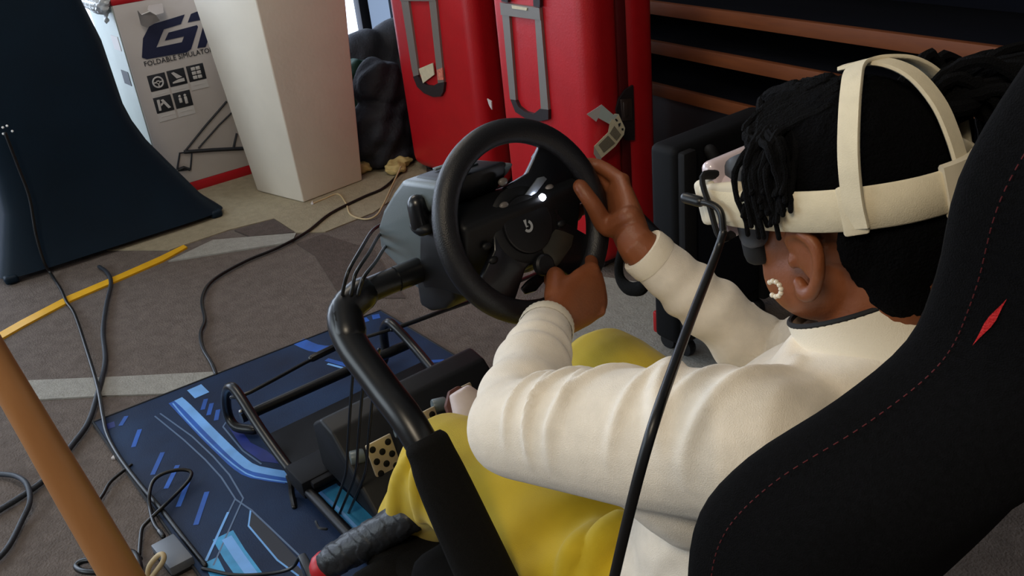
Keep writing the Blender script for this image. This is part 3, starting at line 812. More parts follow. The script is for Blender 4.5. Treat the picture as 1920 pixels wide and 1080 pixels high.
# upright arms, cross bar
YL, YR = -0.42, -0.955
aj = [(1.0, -0.56, 0.772), (1.005, -0.47, 0.768), (1.0, -0.432, 0.755), (0.965, YL, 0.725), (0.898, -0.42, 0.6879), (0.8163, -0.42, 0.64)]
low = V(*(0.7092, -0.42, 0.491))
d_ = unit(low - V(*(0.8163, -0.42, 0.64)))
pe = low + d_ * 0.28
obj('upright_arm', MB().tube(aj + [tuple(low), tuple(pe)], [0.018, 0.0185, 0.021, 0.0225, 0.0220, 0.0215, 0.0195, 0.0195], 14, 5, caps='round'), m_frame, rig)
mir = lambda p: (p[0], YL + YR - p[1], p[2])
obj('upright_arm', MB().tube([mir(p) for p in aj + [tuple(low), tuple(pe)]], 0.019, 14, 5, caps='round'), m_frame, rig)
obj('strap_loop', MB().tube([(0.966, -0.925, 0.6818), (0.9756, -0.925, 0.6473), (0.9667, -0.92, 0.6269), (0.942, -0.915, 0.6211), (0.9146, -0.915, 0.6313), (0.8971, -0.915, 0.6527)], [0.006, 0.0065, 0.0075, 0.009, 0.0095, 0.008], 10, 4, flat=1.3, caps='round'), m_sleeve, rig)
obj('cross_bar', MB().tube([(1.0, -0.52, 0.772), (1.0, -0.85, 0.772)], 0.0185, 14, 0), m_frame, rig)
obj('wheel_plate', MB().box((1.03, -0.66, 0.766), (0.12, 0.16, 0.012), 0.004), m_frame, rig)
obj('joint_sleeve', MB().tube([(1.005, -0.468, 0.768), (1.0, -0.438, 0.757), (0.975, -0.424, 0.735)], 0.0235, 14, 4, caps='round'), m_frame, rig)
for k, yy in enumerate((YL, YR)):
    f = (lambda p: p) if k == 0 else mir
    p0_, p1_, p2_ = V(*(0.8054, -0.42, 0.649)), V(*(0.7709, -0.42, 0.5899)), low + d_ * 0.06
    obj('arm_sleeve', MB().tube([f(p0_ - d_ * 0.004), f(p0_ + d_ * 0.004), f(p0_ + d_ * 0.02), f(p1_), f(p2_)], [0.022, 0.027, 0.028, 0.032, 0.036], 16, 4, flat=1.05, up=(0, 1, 0)), m_sleeve, rig)
# padded tube and seat front
obj('padded_tube', voxel(MB().tube([(1.1179, -0.372, 0.2621), (1.0884, -0.4, 0.2895), (1.0487, -0.445, 0.3268), (1.0128, -0.485, 0.3613)], [0.027, 0.029, 0.029, 0.029], 20, 3, caps='round'), 0.003, 3,
    fn=lambda c, n: c + n * (0.0008 * np.sign(np.sin(c[:, 1:2] * 230 + 0.8 * np.sin(c[:, 2:] * 160))))), m_pad, rig)
q = (1.1263, -0.362, 0.251)
obj('red_end_cap', MB().tube([q, V(*q) + V(0.0, -0.012, 0.0)], 0.027, 18, 0, caps='round'), m_redcap, rig)
q = V(*(1.063, -0.43, 0.3099))
obj('seat_front', MB().box((0.83, -0.66, 0.225), (0.52, 0.50, 0.10), 0.03, Matrix.Rotation(math.radians(-8), 3, 'Y'), 3), m_sleeve, rig)
obj('seat_cushion', MB().box((0.66, -0.66, 0.285), (0.56, 0.50, 0.09), 0.035, Matrix.Rotation(math.radians(-10), 3, 'Y'), 3), m_fabric, rig)
obj('front_slab', MB().box((q[0] - 0.045, -0.44, q[2] - 0.075), (0.07, 0.17, 0.13), 0.02, Matrix.Rotation(math.radians(-20), 3, 'Y'), 3), m_sleeve, rig)
obj('stabiliser_foot', MB().prism([(1.3914, -0.3976, 0.07), (1.3881, -0.4137, 0.07), (1.281, -0.4038, 0.06), (1.2887, -0.3802, 0.06)], (0, 0, -0.055), 0.004), m_frame, rig)
obj('base_rail', MB().tube([(1.30, -0.52, 0.04), (0.9, -0.50, 0.035), (0.15, -0.50, 0.035)], 0.0125, 10, 3, caps='round').tube([(1.30, -0.97, 0.04), (0.9, -0.86, 0.035), (0.15, -0.86, 0.035)], 0.0125, 10, 3, caps='round'), m_frame, rig)
obj('rear_foot', MB().tube([(0.17, -0.42, 0.02), (0.17, -0.93, 0.02)], 0.02, 10, 0, caps='round'), m_frame, rig)
obj('seat_post', MB().tube([(0.40, -0.50, 0.04), (0.46, -0.50, 0.30)], 0.015, 10, 0).tube([(0.40, -0.86, 0.04), (0.46, -0.86, 0.30)], 0.015, 10, 0).tube([(0.85, -0.50, 0.04), (0.80, -0.50, 0.25)], 0.015, 10, 0).tube([(0.85, -0.86, 0.04), (0.80, -0.86, 0.25)], 0.015, 10, 0), m_frame, rig)

# bucket seat back: level, front edge x, half width, thickness, dish
SY = -0.665
lv = [(1.235, 0.150, 0.13, 0.07, 0.03), (1.215, 0.180, 0.165, 0.10, 0.04), (1.167, 0.203, 0.182, 0.125, 0.06), (1.104, 0.226, 0.182, 0.14, 0.07), (1.03, 0.242, 0.160, 0.15, 0.075), (0.975, 0.256, 0.160, 0.155, 0.08),
      (0.93, 0.284, 0.192, 0.150, 0.09), (0.885, 0.322, 0.240, 0.152, 0.10), (0.835, 0.345, 0.266, 0.148, 0.11), (0.77, 0.348, 0.276, 0.126, 0.10), (0.68, 0.352, 0.268, 0.090, 0.06), (0.60, 0.375, 0.222, 0.080, 0.05), (0.52, 0.398, 0.195, 0.07, 0.04), (0.42, 0.43, 0.19, 0.07, 0.04), (0.30, 0.46, 0.19, 0.07, 0.04)]
lv = spline(lv, 4)
rings = []
seam = []
seam2 = []
for z, xf, hw, th, dish in lv:
    xb = xf - th
    half = [(xf, hw), (xf - 0.030, hw + 0.010), (xf - 0.6 * th, hw + 0.004), (xb + 0.012, hw - 0.03), (xb, hw - 0.075), (xb - 0.005, hw * 0.35)]
    inner = [(xf - dish, hw * 0.4), (xf - dish * 0.8, hw - 0.075), (xf - 0.022, hw - 0.045)]
    loop = half + [(xb - 0.005, 0)] + [(a, -b) for a, b in half[::-1]] + [(a, -b) for a, b in inner[::-1]] + [(xf - dish - 0.006, 0)] + inner
    k = len(loop)
    P = np.array(loop)
    q = spline(np.vstack([P[-2:], P, P[:2]]), 4)[8:8 + 4 * k]
    rings.append([(a, SY + b, z) for a, b in q])
    seam.append((q[4][0], SY + q[4][1] + 0.0015, z))
    seam2.append((q[13][0] - 0.001, SY + q[13][1] + 0.001, z))
obj('seat_back', MB().rings(rings[::-1]), m_fabric, rig, 70)
sp = spline(seam, 1)[6:44]
dash = MB()
for line, r_ in ((sp, 0.00045),):
    L = spline(line, 10)
    for i in range(0, len(L) - 3, 4):
        dash.tube([L[i], L[i + 2]], r_, 5, 0)
o = obj('red_stitching', dash, m_stitch, rig)
bm_ = bmesh.new()
vs = [[bm_.verts.new(p) for p in r] for r in rings]
for i in range(len(vs) - 1):
    for k in range(len(vs[0])):
        bm_.faces.new((vs[i][k], vs[i][(k + 1) % len(vs[0])], vs[i + 1][(k + 1) % len(vs[0])], vs[i + 1][k]))
bm_.normal_update()
SEAT = BVHTree.FromBMesh(bm_)
m_patch = mat('patch_red', (196, 24, 26), 0.6, bump=0.3, bscale=500)
pa, pb = V(*(0.2459, -0.6, 0.9348)), V(*(0.227, -0.6, 0.9826))
eye = Vector((0.05, -0.05, 1.25))
pw = []
for t, w in ((0, 0.0), (0.2, 0.35), (0.45, 1.0), (0.6, 1.0), (0.85, 0.3), (1, 0.0)):
    m_ = pa + (pb - pa) * t
    s_ = unit(np.cross(pb - pa, m_ - np.array(eye)))
    for sg in (-1, 1):
        p = Vector(m_ + s_ * sg * w * 0.0026)
        h = SEAT.ray_cast(eye, (p - eye).normalized())
        pw.append(tuple(h[0] + h[1] * 0.0012 * (1 if h[1].dot(eye - h[0]) > 0 else -1)) if h[0] is not None else tuple(p))
pt = MB()
pt.v = pw
pt.f = [(2 * i, 2 * i + 1, 2 * i + 3, 2 * i + 2) for i in range(5)]
obj('red_emblem', pt, m_patch, rig)
bm_.free()

# ------------------------------------------------------------------ racing wheel base and wheel
m_base = mat('base_plastic_sheen', (98, 108, 111), 0.34, bump=0.05, bscale=500, spec=0.55)  # black plastic housing; the window sheen is painted in as grey
m_base_dark = mat('base_dark', (12, 13, 16), 0.5, spec=0.35)
m_leather = mat('rim_leather', (20, 20, 24), 0.42, bump=0.15, bscale=600)
m_gloss = mat('gloss_black', (9, 10, 15), 0.32, coat=0.15)
m_btn = mat('button_grey', (104, 98, 94), 0.4)
m_paddle = mat('paddle_alloy', (150, 158, 168), 0.35, metal=0.7)
m_gunmetal = mat('spoke_satin', (70, 68, 60), 0.35, metal=0.6)
m_led = mat('led_white', (255, 255, 255), 0.4, emit=(235, 240, 255), estr=14)
T = math.radians(22)
WC = V(0.872, -0.66, 0.847)
WN = V(-math.cos(T), 0, math.sin(T))
E1 = V(0, -1, 0)
E2 = V(math.sin(T), 0, math.cos(T))
base = thing('wheel_base', 'black sim racing wheel base clamped to the cockpit cross bar', 'wheel base', (1.03, -0.66, 0.72))
prof = [(1.0113, -0.56, 0.9044), (1.0431, -0.56, 0.8782), (1.0827, -0.56, 0.8414), (1.1067, -0.56, 0.8104), (1.1119, -0.56, 0.7702), (1.0696, -0.56, 0.7564), (1.0224, -0.56, 0.7347), (1.0035, -0.56, 0.7306), (0.9713, -0.56, 0.7476), (0.9546, -0.56, 0.815), (0.9651, -0.56, 0.836), (0.9646, -0.56, 0.8637), (0.9158, -0.56, 0.9009), (0.8965, -0.56, 0.9214)]
b_ = MB().prism(prof, (0, -0.115, 0), 0.008, 3)
obj('housing', b_, m_base, base, 50)
dp = np.array(prof)
xt, zt = dp[0][0], dp[0][2]
obj('top_deck', MB().prism([(p[0], -0.575, p[2]) for p in (dp[0] + V(-0.01, 0, 0.004), dp[-1] + V(0, 0, 0.006), dp[-2] + V(-0.01, 0, 0.0), dp[-2] + V(0.03, 0, -0.04), dp[0] + V(0, 0, -0.04))], (0, -0.085, 0), 0.006, 2), m_base_dark, base, 50)
for k in range(3):
    c = dp[0] * (0.75 - 0.2 * k) + dp[-1] * (0.25 + 0.2 * k)
    obj('vent_slot', MB().box((c[0], -0.617, c[2] + 0.0065), (0.008, 0.04, 0.003), 0.001), m_metal if False else m_base, base)
obj('front_cover', MB().prism([(0.983, -0.557, 0.832), (0.9578, -0.557, 0.8672), (0.9128, -0.557, 0.8848), (0.8655, -0.557, 0.8722), (0.888, -0.557, 0.7651), (0.9661, -0.557, 0.7506), (0.9964, -0.557, 0.7403), (0.999, -0.557, 0.7779)], (0, -0.206, 0), 0.008, 3), m_base_dark, base, 50)
obj('clamp_leg', MB().prism([(1.0147, -0.558, 0.7726), (0.905, -0.558, 0.807), (0.9152, -0.558, 0.7503), (0.9411, -0.558, 0.7276), (0.9867, -0.558, 0.7075), (1.015, -0.558, 0.7079)], (0, -0.05, 0), 0.008, 3), m_base_dark, base, 50)
obj('clamp_leg', MB().prism([(a, -0.71, c) for a, b, c in [(1.0266, -0.562, 0.7413), (1.0092, -0.562, 0.7314), (0.9203, -0.562, 0.7642), (0.9217, -0.562, 0.7464), (0.9474, -0.562, 0.7254), (0.9935, -0.562, 0.7043), (1.0218, -0.562, 0.7057)]], (0, -0.05, 0), 0.008, 3), m_base_dark, base, 50)
kq = V(*(0.9606, -0.552, 0.8673))
obj('clamp_knob', MB().tube([kq + V(0, 0, -0.014), kq + V(0.004, 0, 0.016)], [0.0145, 0.0135], 16, 0, caps='round'), m_gloss, base)
obj('knob_seat', MB().ball(kq + V(0, 0.0, -0.016), (0.022, 0.014, 0.010)), m_base_dark, base)
kq2 = kq + V(0, -0.215, 0)
obj('clamp_knob', MB().tube([kq2 + V(0, 0, -0.014), kq2 + V(0.004, 0, 0.016)], [0.0145, 0.0135], 16, 0, caps='round'), m_gloss, base)
obj('wheel_shaft', MB().lathe(WC - WN * 0.13, WN, [(0.05, 0), (0.05, 0.05), (0.042, 0.06), (0.034, 0.10), (0.034, 0.125)], 24), m_base_dark, base)

wheel = thing('steering_wheel', 'black three spoke sim racing steering wheel turned left, gripped by the driver', 'steering wheel', tuple(WC - E2 * 0.137))
RR = 0.1225


def wp(a, r, off=0.0):
    return WC + (math.cos(a) * E1 + math.sin(a) * E2) * r + WN * off


obj('rim', MB().tube([wp(a, RR) for a in np.linspace(0, 2 * PI, 73)[:-1]], 0.0168, 16, 0, closed=True, flat=1.0), m_leather, wheel, 80)
ROT = math.radians(43)


def spoke(a, w0, w1, r0, r1, th=0.013, off=0.0):
    d, s = np.cos(a) * E1 + np.sin(a) * E2, -np.sin(a) * E1 + np.cos(a) * E2
    pts = [WC + d * r0 + s * w0, WC + d * (r0 * .6 + r1 * .4) + s * w1 * 0.9, WC + d * r1 + s * w1, WC + d * r1 - s * w1, WC + d * (r0 * .6 + r1 * .4) - s * w1 * 0.9, WC + d * r0 - s * w0]
    return MB().prism([p + WN * (off - th / 2) for p in pts], tuple(WN * th), 0.003, 2)


obj('spoke', spoke(ROT - 0.12, 0.050, 0.034, 0.02, 0.116, 0.014, -0.006), m_gloss, wheel)
obj('spoke', spoke(ROT + PI, 0.046, 0.030, 0.02, 0.116, 0.014, -0.006), m_gloss, wheel)
obj('spoke', spoke(ROT - PI / 2, 0.044, 0.034, 0.02, 0.116, 0.014, -0.006), m_gloss, wheel)
HB = V(*(0.8704, -0.6589, 0.8429))
obj('spoke_trim', MB().prism([(0.8561, -0.6678, 0.8116), (0.8612, -0.7003, 0.8242), (0.8585, -0.7128, 0.8175), (0.8544, -0.7261, 0.8076), (0.8498, -0.7168, 0.796), (0.8441, -0.6889, 0.7819), (0.8421, -0.6732, 0.7771)], tuple(WN * 0.003), 0.001), m_gunmetal, wheel)
obj('hub', MB().lathe(HB, WN, [(0.055, -0.020), (0.055, -0.002), (0.051, 0.002), (0.040, 0.003), (0.039, 0.0065), (0.034, 0.008), (0.0, 0.0085)], 48), m_base_dark, wheel)
obj('hub_ring', MB().tube([HB + WN * 0.0055 + (math.cos(a) * E1 + math.sin(a) * E2) * 0.0375 for a in np.linspace(0, 2 * PI, 49)[:-1]], 0.0016, 8, 0, closed=True), m_gloss, wheel)
m_logo = mat('logo_grey', (160, 164, 168), 0.4)
lg = MB()
lc = V(*(0.8608, -0.6549, 0.8445))
pts = []
for a in np.linspace(math.radians(60), math.radians(-150), 15):
    pts.append(lc + E1 * 0.0062 * math.cos(a) + E2 * 0.0066 * math.sin(a))
lg.ribbon(pts, 0.0038, n=WN)
lg.add([lc + E1 * x + E2 * y for x, y in ((-0.0045, 0.0095), (0.0005, 0.0095), (-0.0015, 0.0015), (0.0012, -0.0005), (-0.0035, -0.001))], [(0, 1, 2, 3, 4)])
obj('hub_logo', lg, m_logo, wheel)
for px in ((0.8934, -0.6454, 0.9026), (0.8822, -0.7139, 0.875), (0.8803, -0.6335, 0.8756), (0.8629, -0.7137, 0.8271), (0.8668, -0.5887, 0.8368), (0.8592, -0.5917, 0.818)):
    obj('button', MB().ball(px, (0.0045, 0.0075, 0.0055)), m_btn if px[2] > 0.85 else m_base_dark, wheel)
obj('shift_light', MB().ball((0.8693, -0.6902, 0.8723), 0.0050), m_led, wheel)
obj('dial', MB().lathe(V(*(0.8482, -0.6624, 0.7881)), WN, [(0.015, 0), (0.015, 0.008), (0.012, 0.011), (0.0, 0.011)], 20), m_base_dark, wheel)
obj('paddle', MB().prism([(0.8831, -0.6698, 0.8785), (0.8889, -0.6986, 0.8928), (0.8885, -0.7096, 0.8919), (0.8867, -0.7133, 0.8873), (0.882, -0.6891, 0.8758), (0.8812, -0.6769, 0.8737)], tuple(WN * 0.003), 0.001), m_paddle, wheel)
obj('paddle_mount', MB().prism([(0.9115, -0.7174, 0.8915), (0.9155, -0.7238, 0.9013), (0.9156, -0.7336, 0.9015), (0.9128, -0.7482, 0.8947), (0.9062, -0.7448, 0.8782), (0.9076, -0.7267, 0.8818)], tuple(WN * -0.01), 0.002), m_gloss, wheel)
obj('paddle', MB().prism([(0.8572, -0.6311, 0.7624), (0.8594, -0.6448, 0.7677), (0.8604, -0.6669, 0.7703), (0.8566, -0.6781, 0.7607), (0.8525, -0.6524, 0.7507), (0.8533, -0.6343, 0.7527)], tuple(WN * -0.005), 0.002), m_gloss, wheel)

# ------------------------------------------------------------------ pedals
m_pedal = mat('pedal_plate', (206, 190, 158), 0.42, metal=0.45, var=0.05)
ped = thing('pedal_set', 'black pedal unit with three drilled silver pedals on the floor mat', 'pedals', (1.50, -0.76, 0.062))
obj('pedal_housing', MB().prism([(1.60, -0.565, 0.085), (1.60, -0.565, 0.20), (1.55, -0.565, 0.235), (1.50, -0.565, 0.225), (1.34, -0.565, 0.075), (1.34, -0.565, 0.064)], (0, -0.41, 0), 0.008, 3), m_base_dark, ped, 50)
for i, (a, b_) in enumerate((((1.4314, -0.605, 0.206), (1.4051, -0.605, 0.1249)), ((1.3935, -0.7, 0.2463), (1.366, -0.7, 0.1635)), ((1.3881, -0.795, 0.2637), (1.3518, -0.795, 0.1741)))):
    a, b_ = V(*a), V(*b_)
    dn = unit(b_ - a)
    b_ = a + dn * 0.085
    n = unit(np.cross(dn, V(0, -1, 0)))
    if n[0] > 0:
        n = -n
    wd = 0.062
    R_ = Matrix((V(0, -1, 0), dn, n)).transposed()
    c = (a + b_) / 2 + V(0, -wd / 2, 0)
    g = MB().box(c, (wd, 0.085, 0.006), 0.0028, R_)
    pl = obj('pedal', g, m_pedal, ped)
    for u, w in ((-0.019, -0.028), (0.019, -0.028), (0, -0.014), (-0.019, 0.0), (0.019, 0.0), (0, 0.014), (-0.019, 0.028), (0.019, 0.028)):  # raised dark discs stand in for the shade inside the drilled holes
        obj('hole_disc', MB().lathe(c + V(0, -1, 0) * u + dn * w + n * 0.0025, n, [(0.0074, 0), (0.0074, 0.0015), (0.0055, 0.0022), (0, 0.0022)], 12), m_base_dark, pl)
    obj('pedal_arm', MB().tube([c - n * 0.006, c - n * 0.05 + V(0.02, 0, -0.01)], 0.010, 10, 0), m_frame, ped)
    obj('spring_barrel', MB().lathe(a + dn * 0.03 + V(0.025, 0.016, 0), (0.25, 0.9, 0.1), [(0, -0.016), (0.014, -0.015), (0.0155, -0.012), (0.0155, 0.012), (0.014, 0.015), (0, 0.016)], 18), m_base, ped)

# ------------------------------------------------------------------ the driver
m_skin = mat('skin_brown', (134, 76, 44), 0.48, var=0.10, scale=25, bump=0.08, bscale=350)
m_knit = mat('sweater_cream', (238, 228, 212), 0.85, var=0.05, scale=60, bump=0.25, bscale=900, sheen=0.2)
m_rib = mat('rib_cream', (238, 228, 208), 0.85, bump=0.2, bscale=900)
m_pants = mat('trousers_yellow', (198, 168, 8), 0.8, var=0.07, scale=18, bump=0.15, bscale=800, sheen=0.15)
m_hair = mat('hair_black', (6, 6, 8), 0.95, bump=0.6, bscale=420, spec=0.08)
m_lock = mat('lock_black', (8, 8, 10), 0.9, bump=0.6, bscale=700, spec=0.12)
A = math.radians(17)
HC = V(0.398, -0.66, 1.0)
HF, HL, HU = V(math.cos(A), 0, -math.sin(A)), V(0, 1, 0), V(math.sin(A), 0, math.cos(A))
HM = Matrix((HF, HL, HU)).transposed()


def hp(f, l, u):
    return HC + HF * f + HL * l + HU * u


def loft(path, n=24, sm=5):
    """path rows: x, y, z, half width along y, half depth."""
    q = spline(path, sm)
    rings = []
    for i, r in enumerate(q):
        t = unit(q[min(i + 1, len(q) - 1)][:3] - q[max(i - 1, 0)][:3])
        d = unit(np.cross(V(0, 1, 0), t))
        rings.append([r[:3] + V(0, 1, 0) * r[3] * math.cos(k * 2 * PI / n) + d * r[4] * math.sin(k * 2 * PI / n) for k in range(n)])
    return rings


SHL, SHR = V(0.365, -0.490, 0.835), V(0.365, -0.835, 0.835)
ELL, ELR = V(*(0.6027, -0.415, 0.7755)), V(*(0.6251, -0.89, 0.6133))
CUL, CUR = V(*(0.7687, -0.6, 0.7511)), V(*(0.7553, -0.762, 0.8012))
HIPL, HIPR = V(0.53, -0.575, 0.43), V(0.53, -0.75, 0.43)
KNL, KNR = V(*(0.9708, -0.545, 0.4429)), V(*(0.9028, -0.82, 0.5036))
ANL, ANR = V(1.20, -0.56, 0.13), V(1.235, -0.815, 0.13)


def hand(mb, wrist, knuck, S, N, curls, thumb, sc=1.0, spread=0.0195):
    """Palm, four fingers of unequal length that curl towards N, and a thumb leaving the palm's side."""
    D = unit(knuck - wrist)
    N = unit(N - D * np.dot(N, D))
    S = unit(S - D * np.dot(S, D) - N * np.dot(S, N))
    L = np.linalg.norm(knuck - wrist)
    rings = []
    n = 18
    for t, w, h in ((-0.15, 0.026, 0.021), (0.05, 0.028, 0.020), (0.3, 0.036, 0.019), (0.65, 0.041, 0.0165), (0.95, 0.041, 0.0135), (1.06, 0.036, 0.010)):
        c = wrist + D * L * t
        rings.append([c + S * w * sc * math.cos(k * 2 * PI / n) + N * h * sc * math.sin(k * 2 * PI / n) for k in range(n)])
    mb.rings(rings)
    for i, (off, ln) in enumerate(((1.5, 0.92), (0.5, 1.0), (-0.5, 0.94), (-1.5, 0.76))):
        p = wrist + D * L * (0.93 - 0.05 * (i == 3)) + S * off * spread * sc
        pts = [p - D * 0.02, p]
        ang = 0
        for c_, l_ in zip(curls, (0.045, 0.028, 0.022)):
            ang += math.radians(c_ * (1 + 0.05 * i))
            p = p + (D * math.cos(ang) + N * math.sin(ang)) * l_ * ln * sc
            pts.append(p)
        mb.tube(pts, [0.0098 * sc, 0.0102 * sc, 0.0092 * sc, 0.0085 * sc, 0.0072 * sc], 10, 3, caps='round')
        mb.ball(pts[1] - N * 0.003, 0.0105 * sc, seg=10, rg=8)
    b0 = wrist + D * L * 0.22 + S * 0.022 * sc + N * 0.006
    pts = [b0] + [q_ if isinstance(q_, np.ndarray) else wrist + D * q_[0] * L + S * q_[1] * sc + N * q_[2] * sc for q_ in thumb]
    mb.tube(pts, [0.016 * sc, 0.0140 * sc, 0.0112 * sc, 0.0100 * sc, 0.008 * sc][:len(pts)], 10, 4, caps='round')
    return pts


body = MB()
body.ball(hp(-0.004, 0, 0.008), (0.084, 0.073, 0.088), HM, 32, 20)
body.ball(hp(0.036, 0, -0.035), (0.050, 0.062, 0.075), HM, 24, 16)
body.ball(hp(0.055, 0, -0.085), (0.035, 0.042, 0.034), HM, 20, 14)
body.ball(hp(0.030, 0.036, -0.062), (0.050, 0.030, 0.045), HM, 20, 14)
body.ball(hp(0.030, -0.036, -0.062), (0.050, 0.030, 0.045), HM, 20, 14)
body.ball(hp(0.048, 0.032, -0.035), (0.034, 0.030, 0.034), HM, 20, 14)
body.ball(hp(0.048, -0.032, -0.035), (0.034, 0.030, 0.034), HM, 20, 14)
body.ball(hp(0.092, 0, -0.038), (0.016, 0.015, 0.016), HM)
body.tube([hp(0.078, 0, 0.01), hp(0.094, 0, -0.032)], [0.009, 0.012], 10, 2, caps='round')
body.ball(hp(0.086, 0, -0.065), (0.012, 0.022, 0.0075), HM)
body.ball(hp(0.084, 0, -0.077), (0.012, 0.020, 0.0075), HM)
for s in (-1, 1):
    body.ball(hp(0.066, 0.03 * s, 0.012), (0.012, 0.014, 0.011), HM)
    body.tube([hp(0.012, 0.074 * s, -0.030), hp(0.011, 0.080 * s, -0.014), hp(-0.005, 0.0855 * s, -0.009), hp(-0.018, 0.0865 * s, -0.020), hp(-0.017, 0.086 * s, -0.040), hp(-0.004, 0.081 * s, -0.060), hp(0.008, 0.078 * s, -0.066), hp(0.014, 0.076 * s, -0.056)],
              [0.0052, 0.0052, 0.0055, 0.0058, 0.0055, 0.0062, 0.0078, 0.006], 10, 4, caps='round')
    body.ball(hp(-0.004, 0.077 * s, -0.028), (0.014, 0.007, 0.026), HM)
    body.ball(hp(0.014, 0.077 * s, -0.036), (0.005, 0.006, 0.008), HM)
body.tube([hp(-0.035, 0, -0.02), hp(-0.03, 0, -0.07), V(0.36, -0.66, 0.88), V(0.345, -0.66, 0.82)], [0.056, 0.053, 0.053, 0.060], 24, 4, caps='round')
body.rings(loft([(0.50, -0.66, 0.40, 0.13, 0.09), (0.43, -0.66, 0.53, 0.115, 0.08), (0.38, -0.66, 0.68, 0.125, 0.085), (0.35, -0.66, 0.80, 0.14, 0.075), (0.345, -0.66, 0.86, 0.09, 0.05)]))
for sh, el, cu in ((SHL, ELL, CUL), (SHR, ELR, CUR)):
    body.tube([V(0.345, -0.66, 0.80), sh, (sh + el) / 2, el], [0.05, 0.048, 0.042, 0.036], 14, 4, caps='round')
for hi, kn, an in ((HIPL, KNL, ANL), (HIPR, KNR, ANR)):
    body.tube([V(0.50, -0.66, 0.42), hi, (hi + kn) / 2, kn, (kn + an) / 2, an], [0.07, 0.075, 0.065, 0.05, 0.05, 0.035], 14, 4, caps='round')
# right hand: palm outside the rim, fingers round the back, thumb up the driver's side
gr = wp(math.radians(-7), RR)
tr = -math.sin(math.radians(-7)) * E1 + math.cos(math.radians(-7)) * E2
wr = CUR + unit(gr - CUR) * 0.018
kr = gr + E1 * 0.036 + WN * 0.004
body.tube([ELR, (ELR + CUR) / 2, CUR, wr], [0.036, 0.034, 0.027, 0.025], 14, 4, caps='round')
TH_R = hand(body, wr, kr, tr, -E1, (30, 58, 42), [V(*(0.8266, -0.7672, 0.8148)), V(*(0.8366, -0.751, 0.85)), V(*(0.8548, -0.746, 0.8737))], 1.1)
# left hand: fist closed on the lower right of the rim
al = math.radians(-68)
gl = wp(al, RR)
rl = math.cos(al) * E1 + math.sin(al) * E2
tl = -math.sin(al) * E1 + math.cos(al) * E2
wl = CUL + unit(gl - CUL) * 0.020
kl = gl + WN * 0.026 + rl * 0.010 + tl * 0.012
body.tube([ELL, (ELL + CUL) / 2, CUL, wl], [0.036, 0.034, 0.027, 0.025], 14, 4, caps='round')
TH_L = hand(body, wl, kl, tl * 0.3 - rl, -WN - rl * 0.2, (35, 70, 55), ((0.48, 0.034, 0.022), (0.66, 0.032, 0.042), (0.74, 0.020, 0.058)), 1.0)
person = obj('person', voxel(body, 0.0026, 5), m_skin, None, 180)
tag(person, 'person in cream sweater and yellow trousers seated in the cockpit, hands on the wheel', 'person')

# ---- sweater
sw = MB()
sw.rings(loft([(0.535, -0.66, 0.40, 0.172, 0.118), (0.500, -0.65, 0.48, 0.185, 0.122), (0.462, -0.645, 0.58, 0.188, 0.125), (0.41, -0.65, 0.70, 0.180, 0.122), (0.365, -0.66, 0.79, 0.165, 0.100), (0.358, -0.66, 0.865, 0.115, 0.070), (0.36, -0.66, 0.885, 0.06, 0.05)], 32))
mL, mR = (SHL + ELL) / 2, (SHR + ELR) / 2
for sh, m_, el, cu in ((SHL, mL, ELL, CUL), (SHR, mR, ELR, CUR)):
    fm = (el + cu) / 2
    sw.tube([V(0.355, -0.66, 0.815), (V(0.355, -0.66, 0.79) + sh) / 2, sh], [0.060, 0.058, 0.064], 18, 4, caps='round')
    sw.tube([sh, sh * 0.6 + el * 0.4, sh * 0.25 + el * 0.75, el + V(0, 0, -0.004)], [0.066, 0.064, 0.057, 0.049], 20, 5, caps='round')
    sw.tube([el + V(0, 0, -0.004), el * 0.55 + cu * 0.45, el * 0.15 + cu * 0.85, cu], [0.049, 0.045, 0.036, 0.0335], 20, 5, caps='flat')
sw.tube([V(0.40, -0.575, 0.74), V(0.44, -0.50, 0.76), SHL * 0.55 + ELL * 0.45], [0.09, 0.07, 0.05], 18, 4, caps='round')


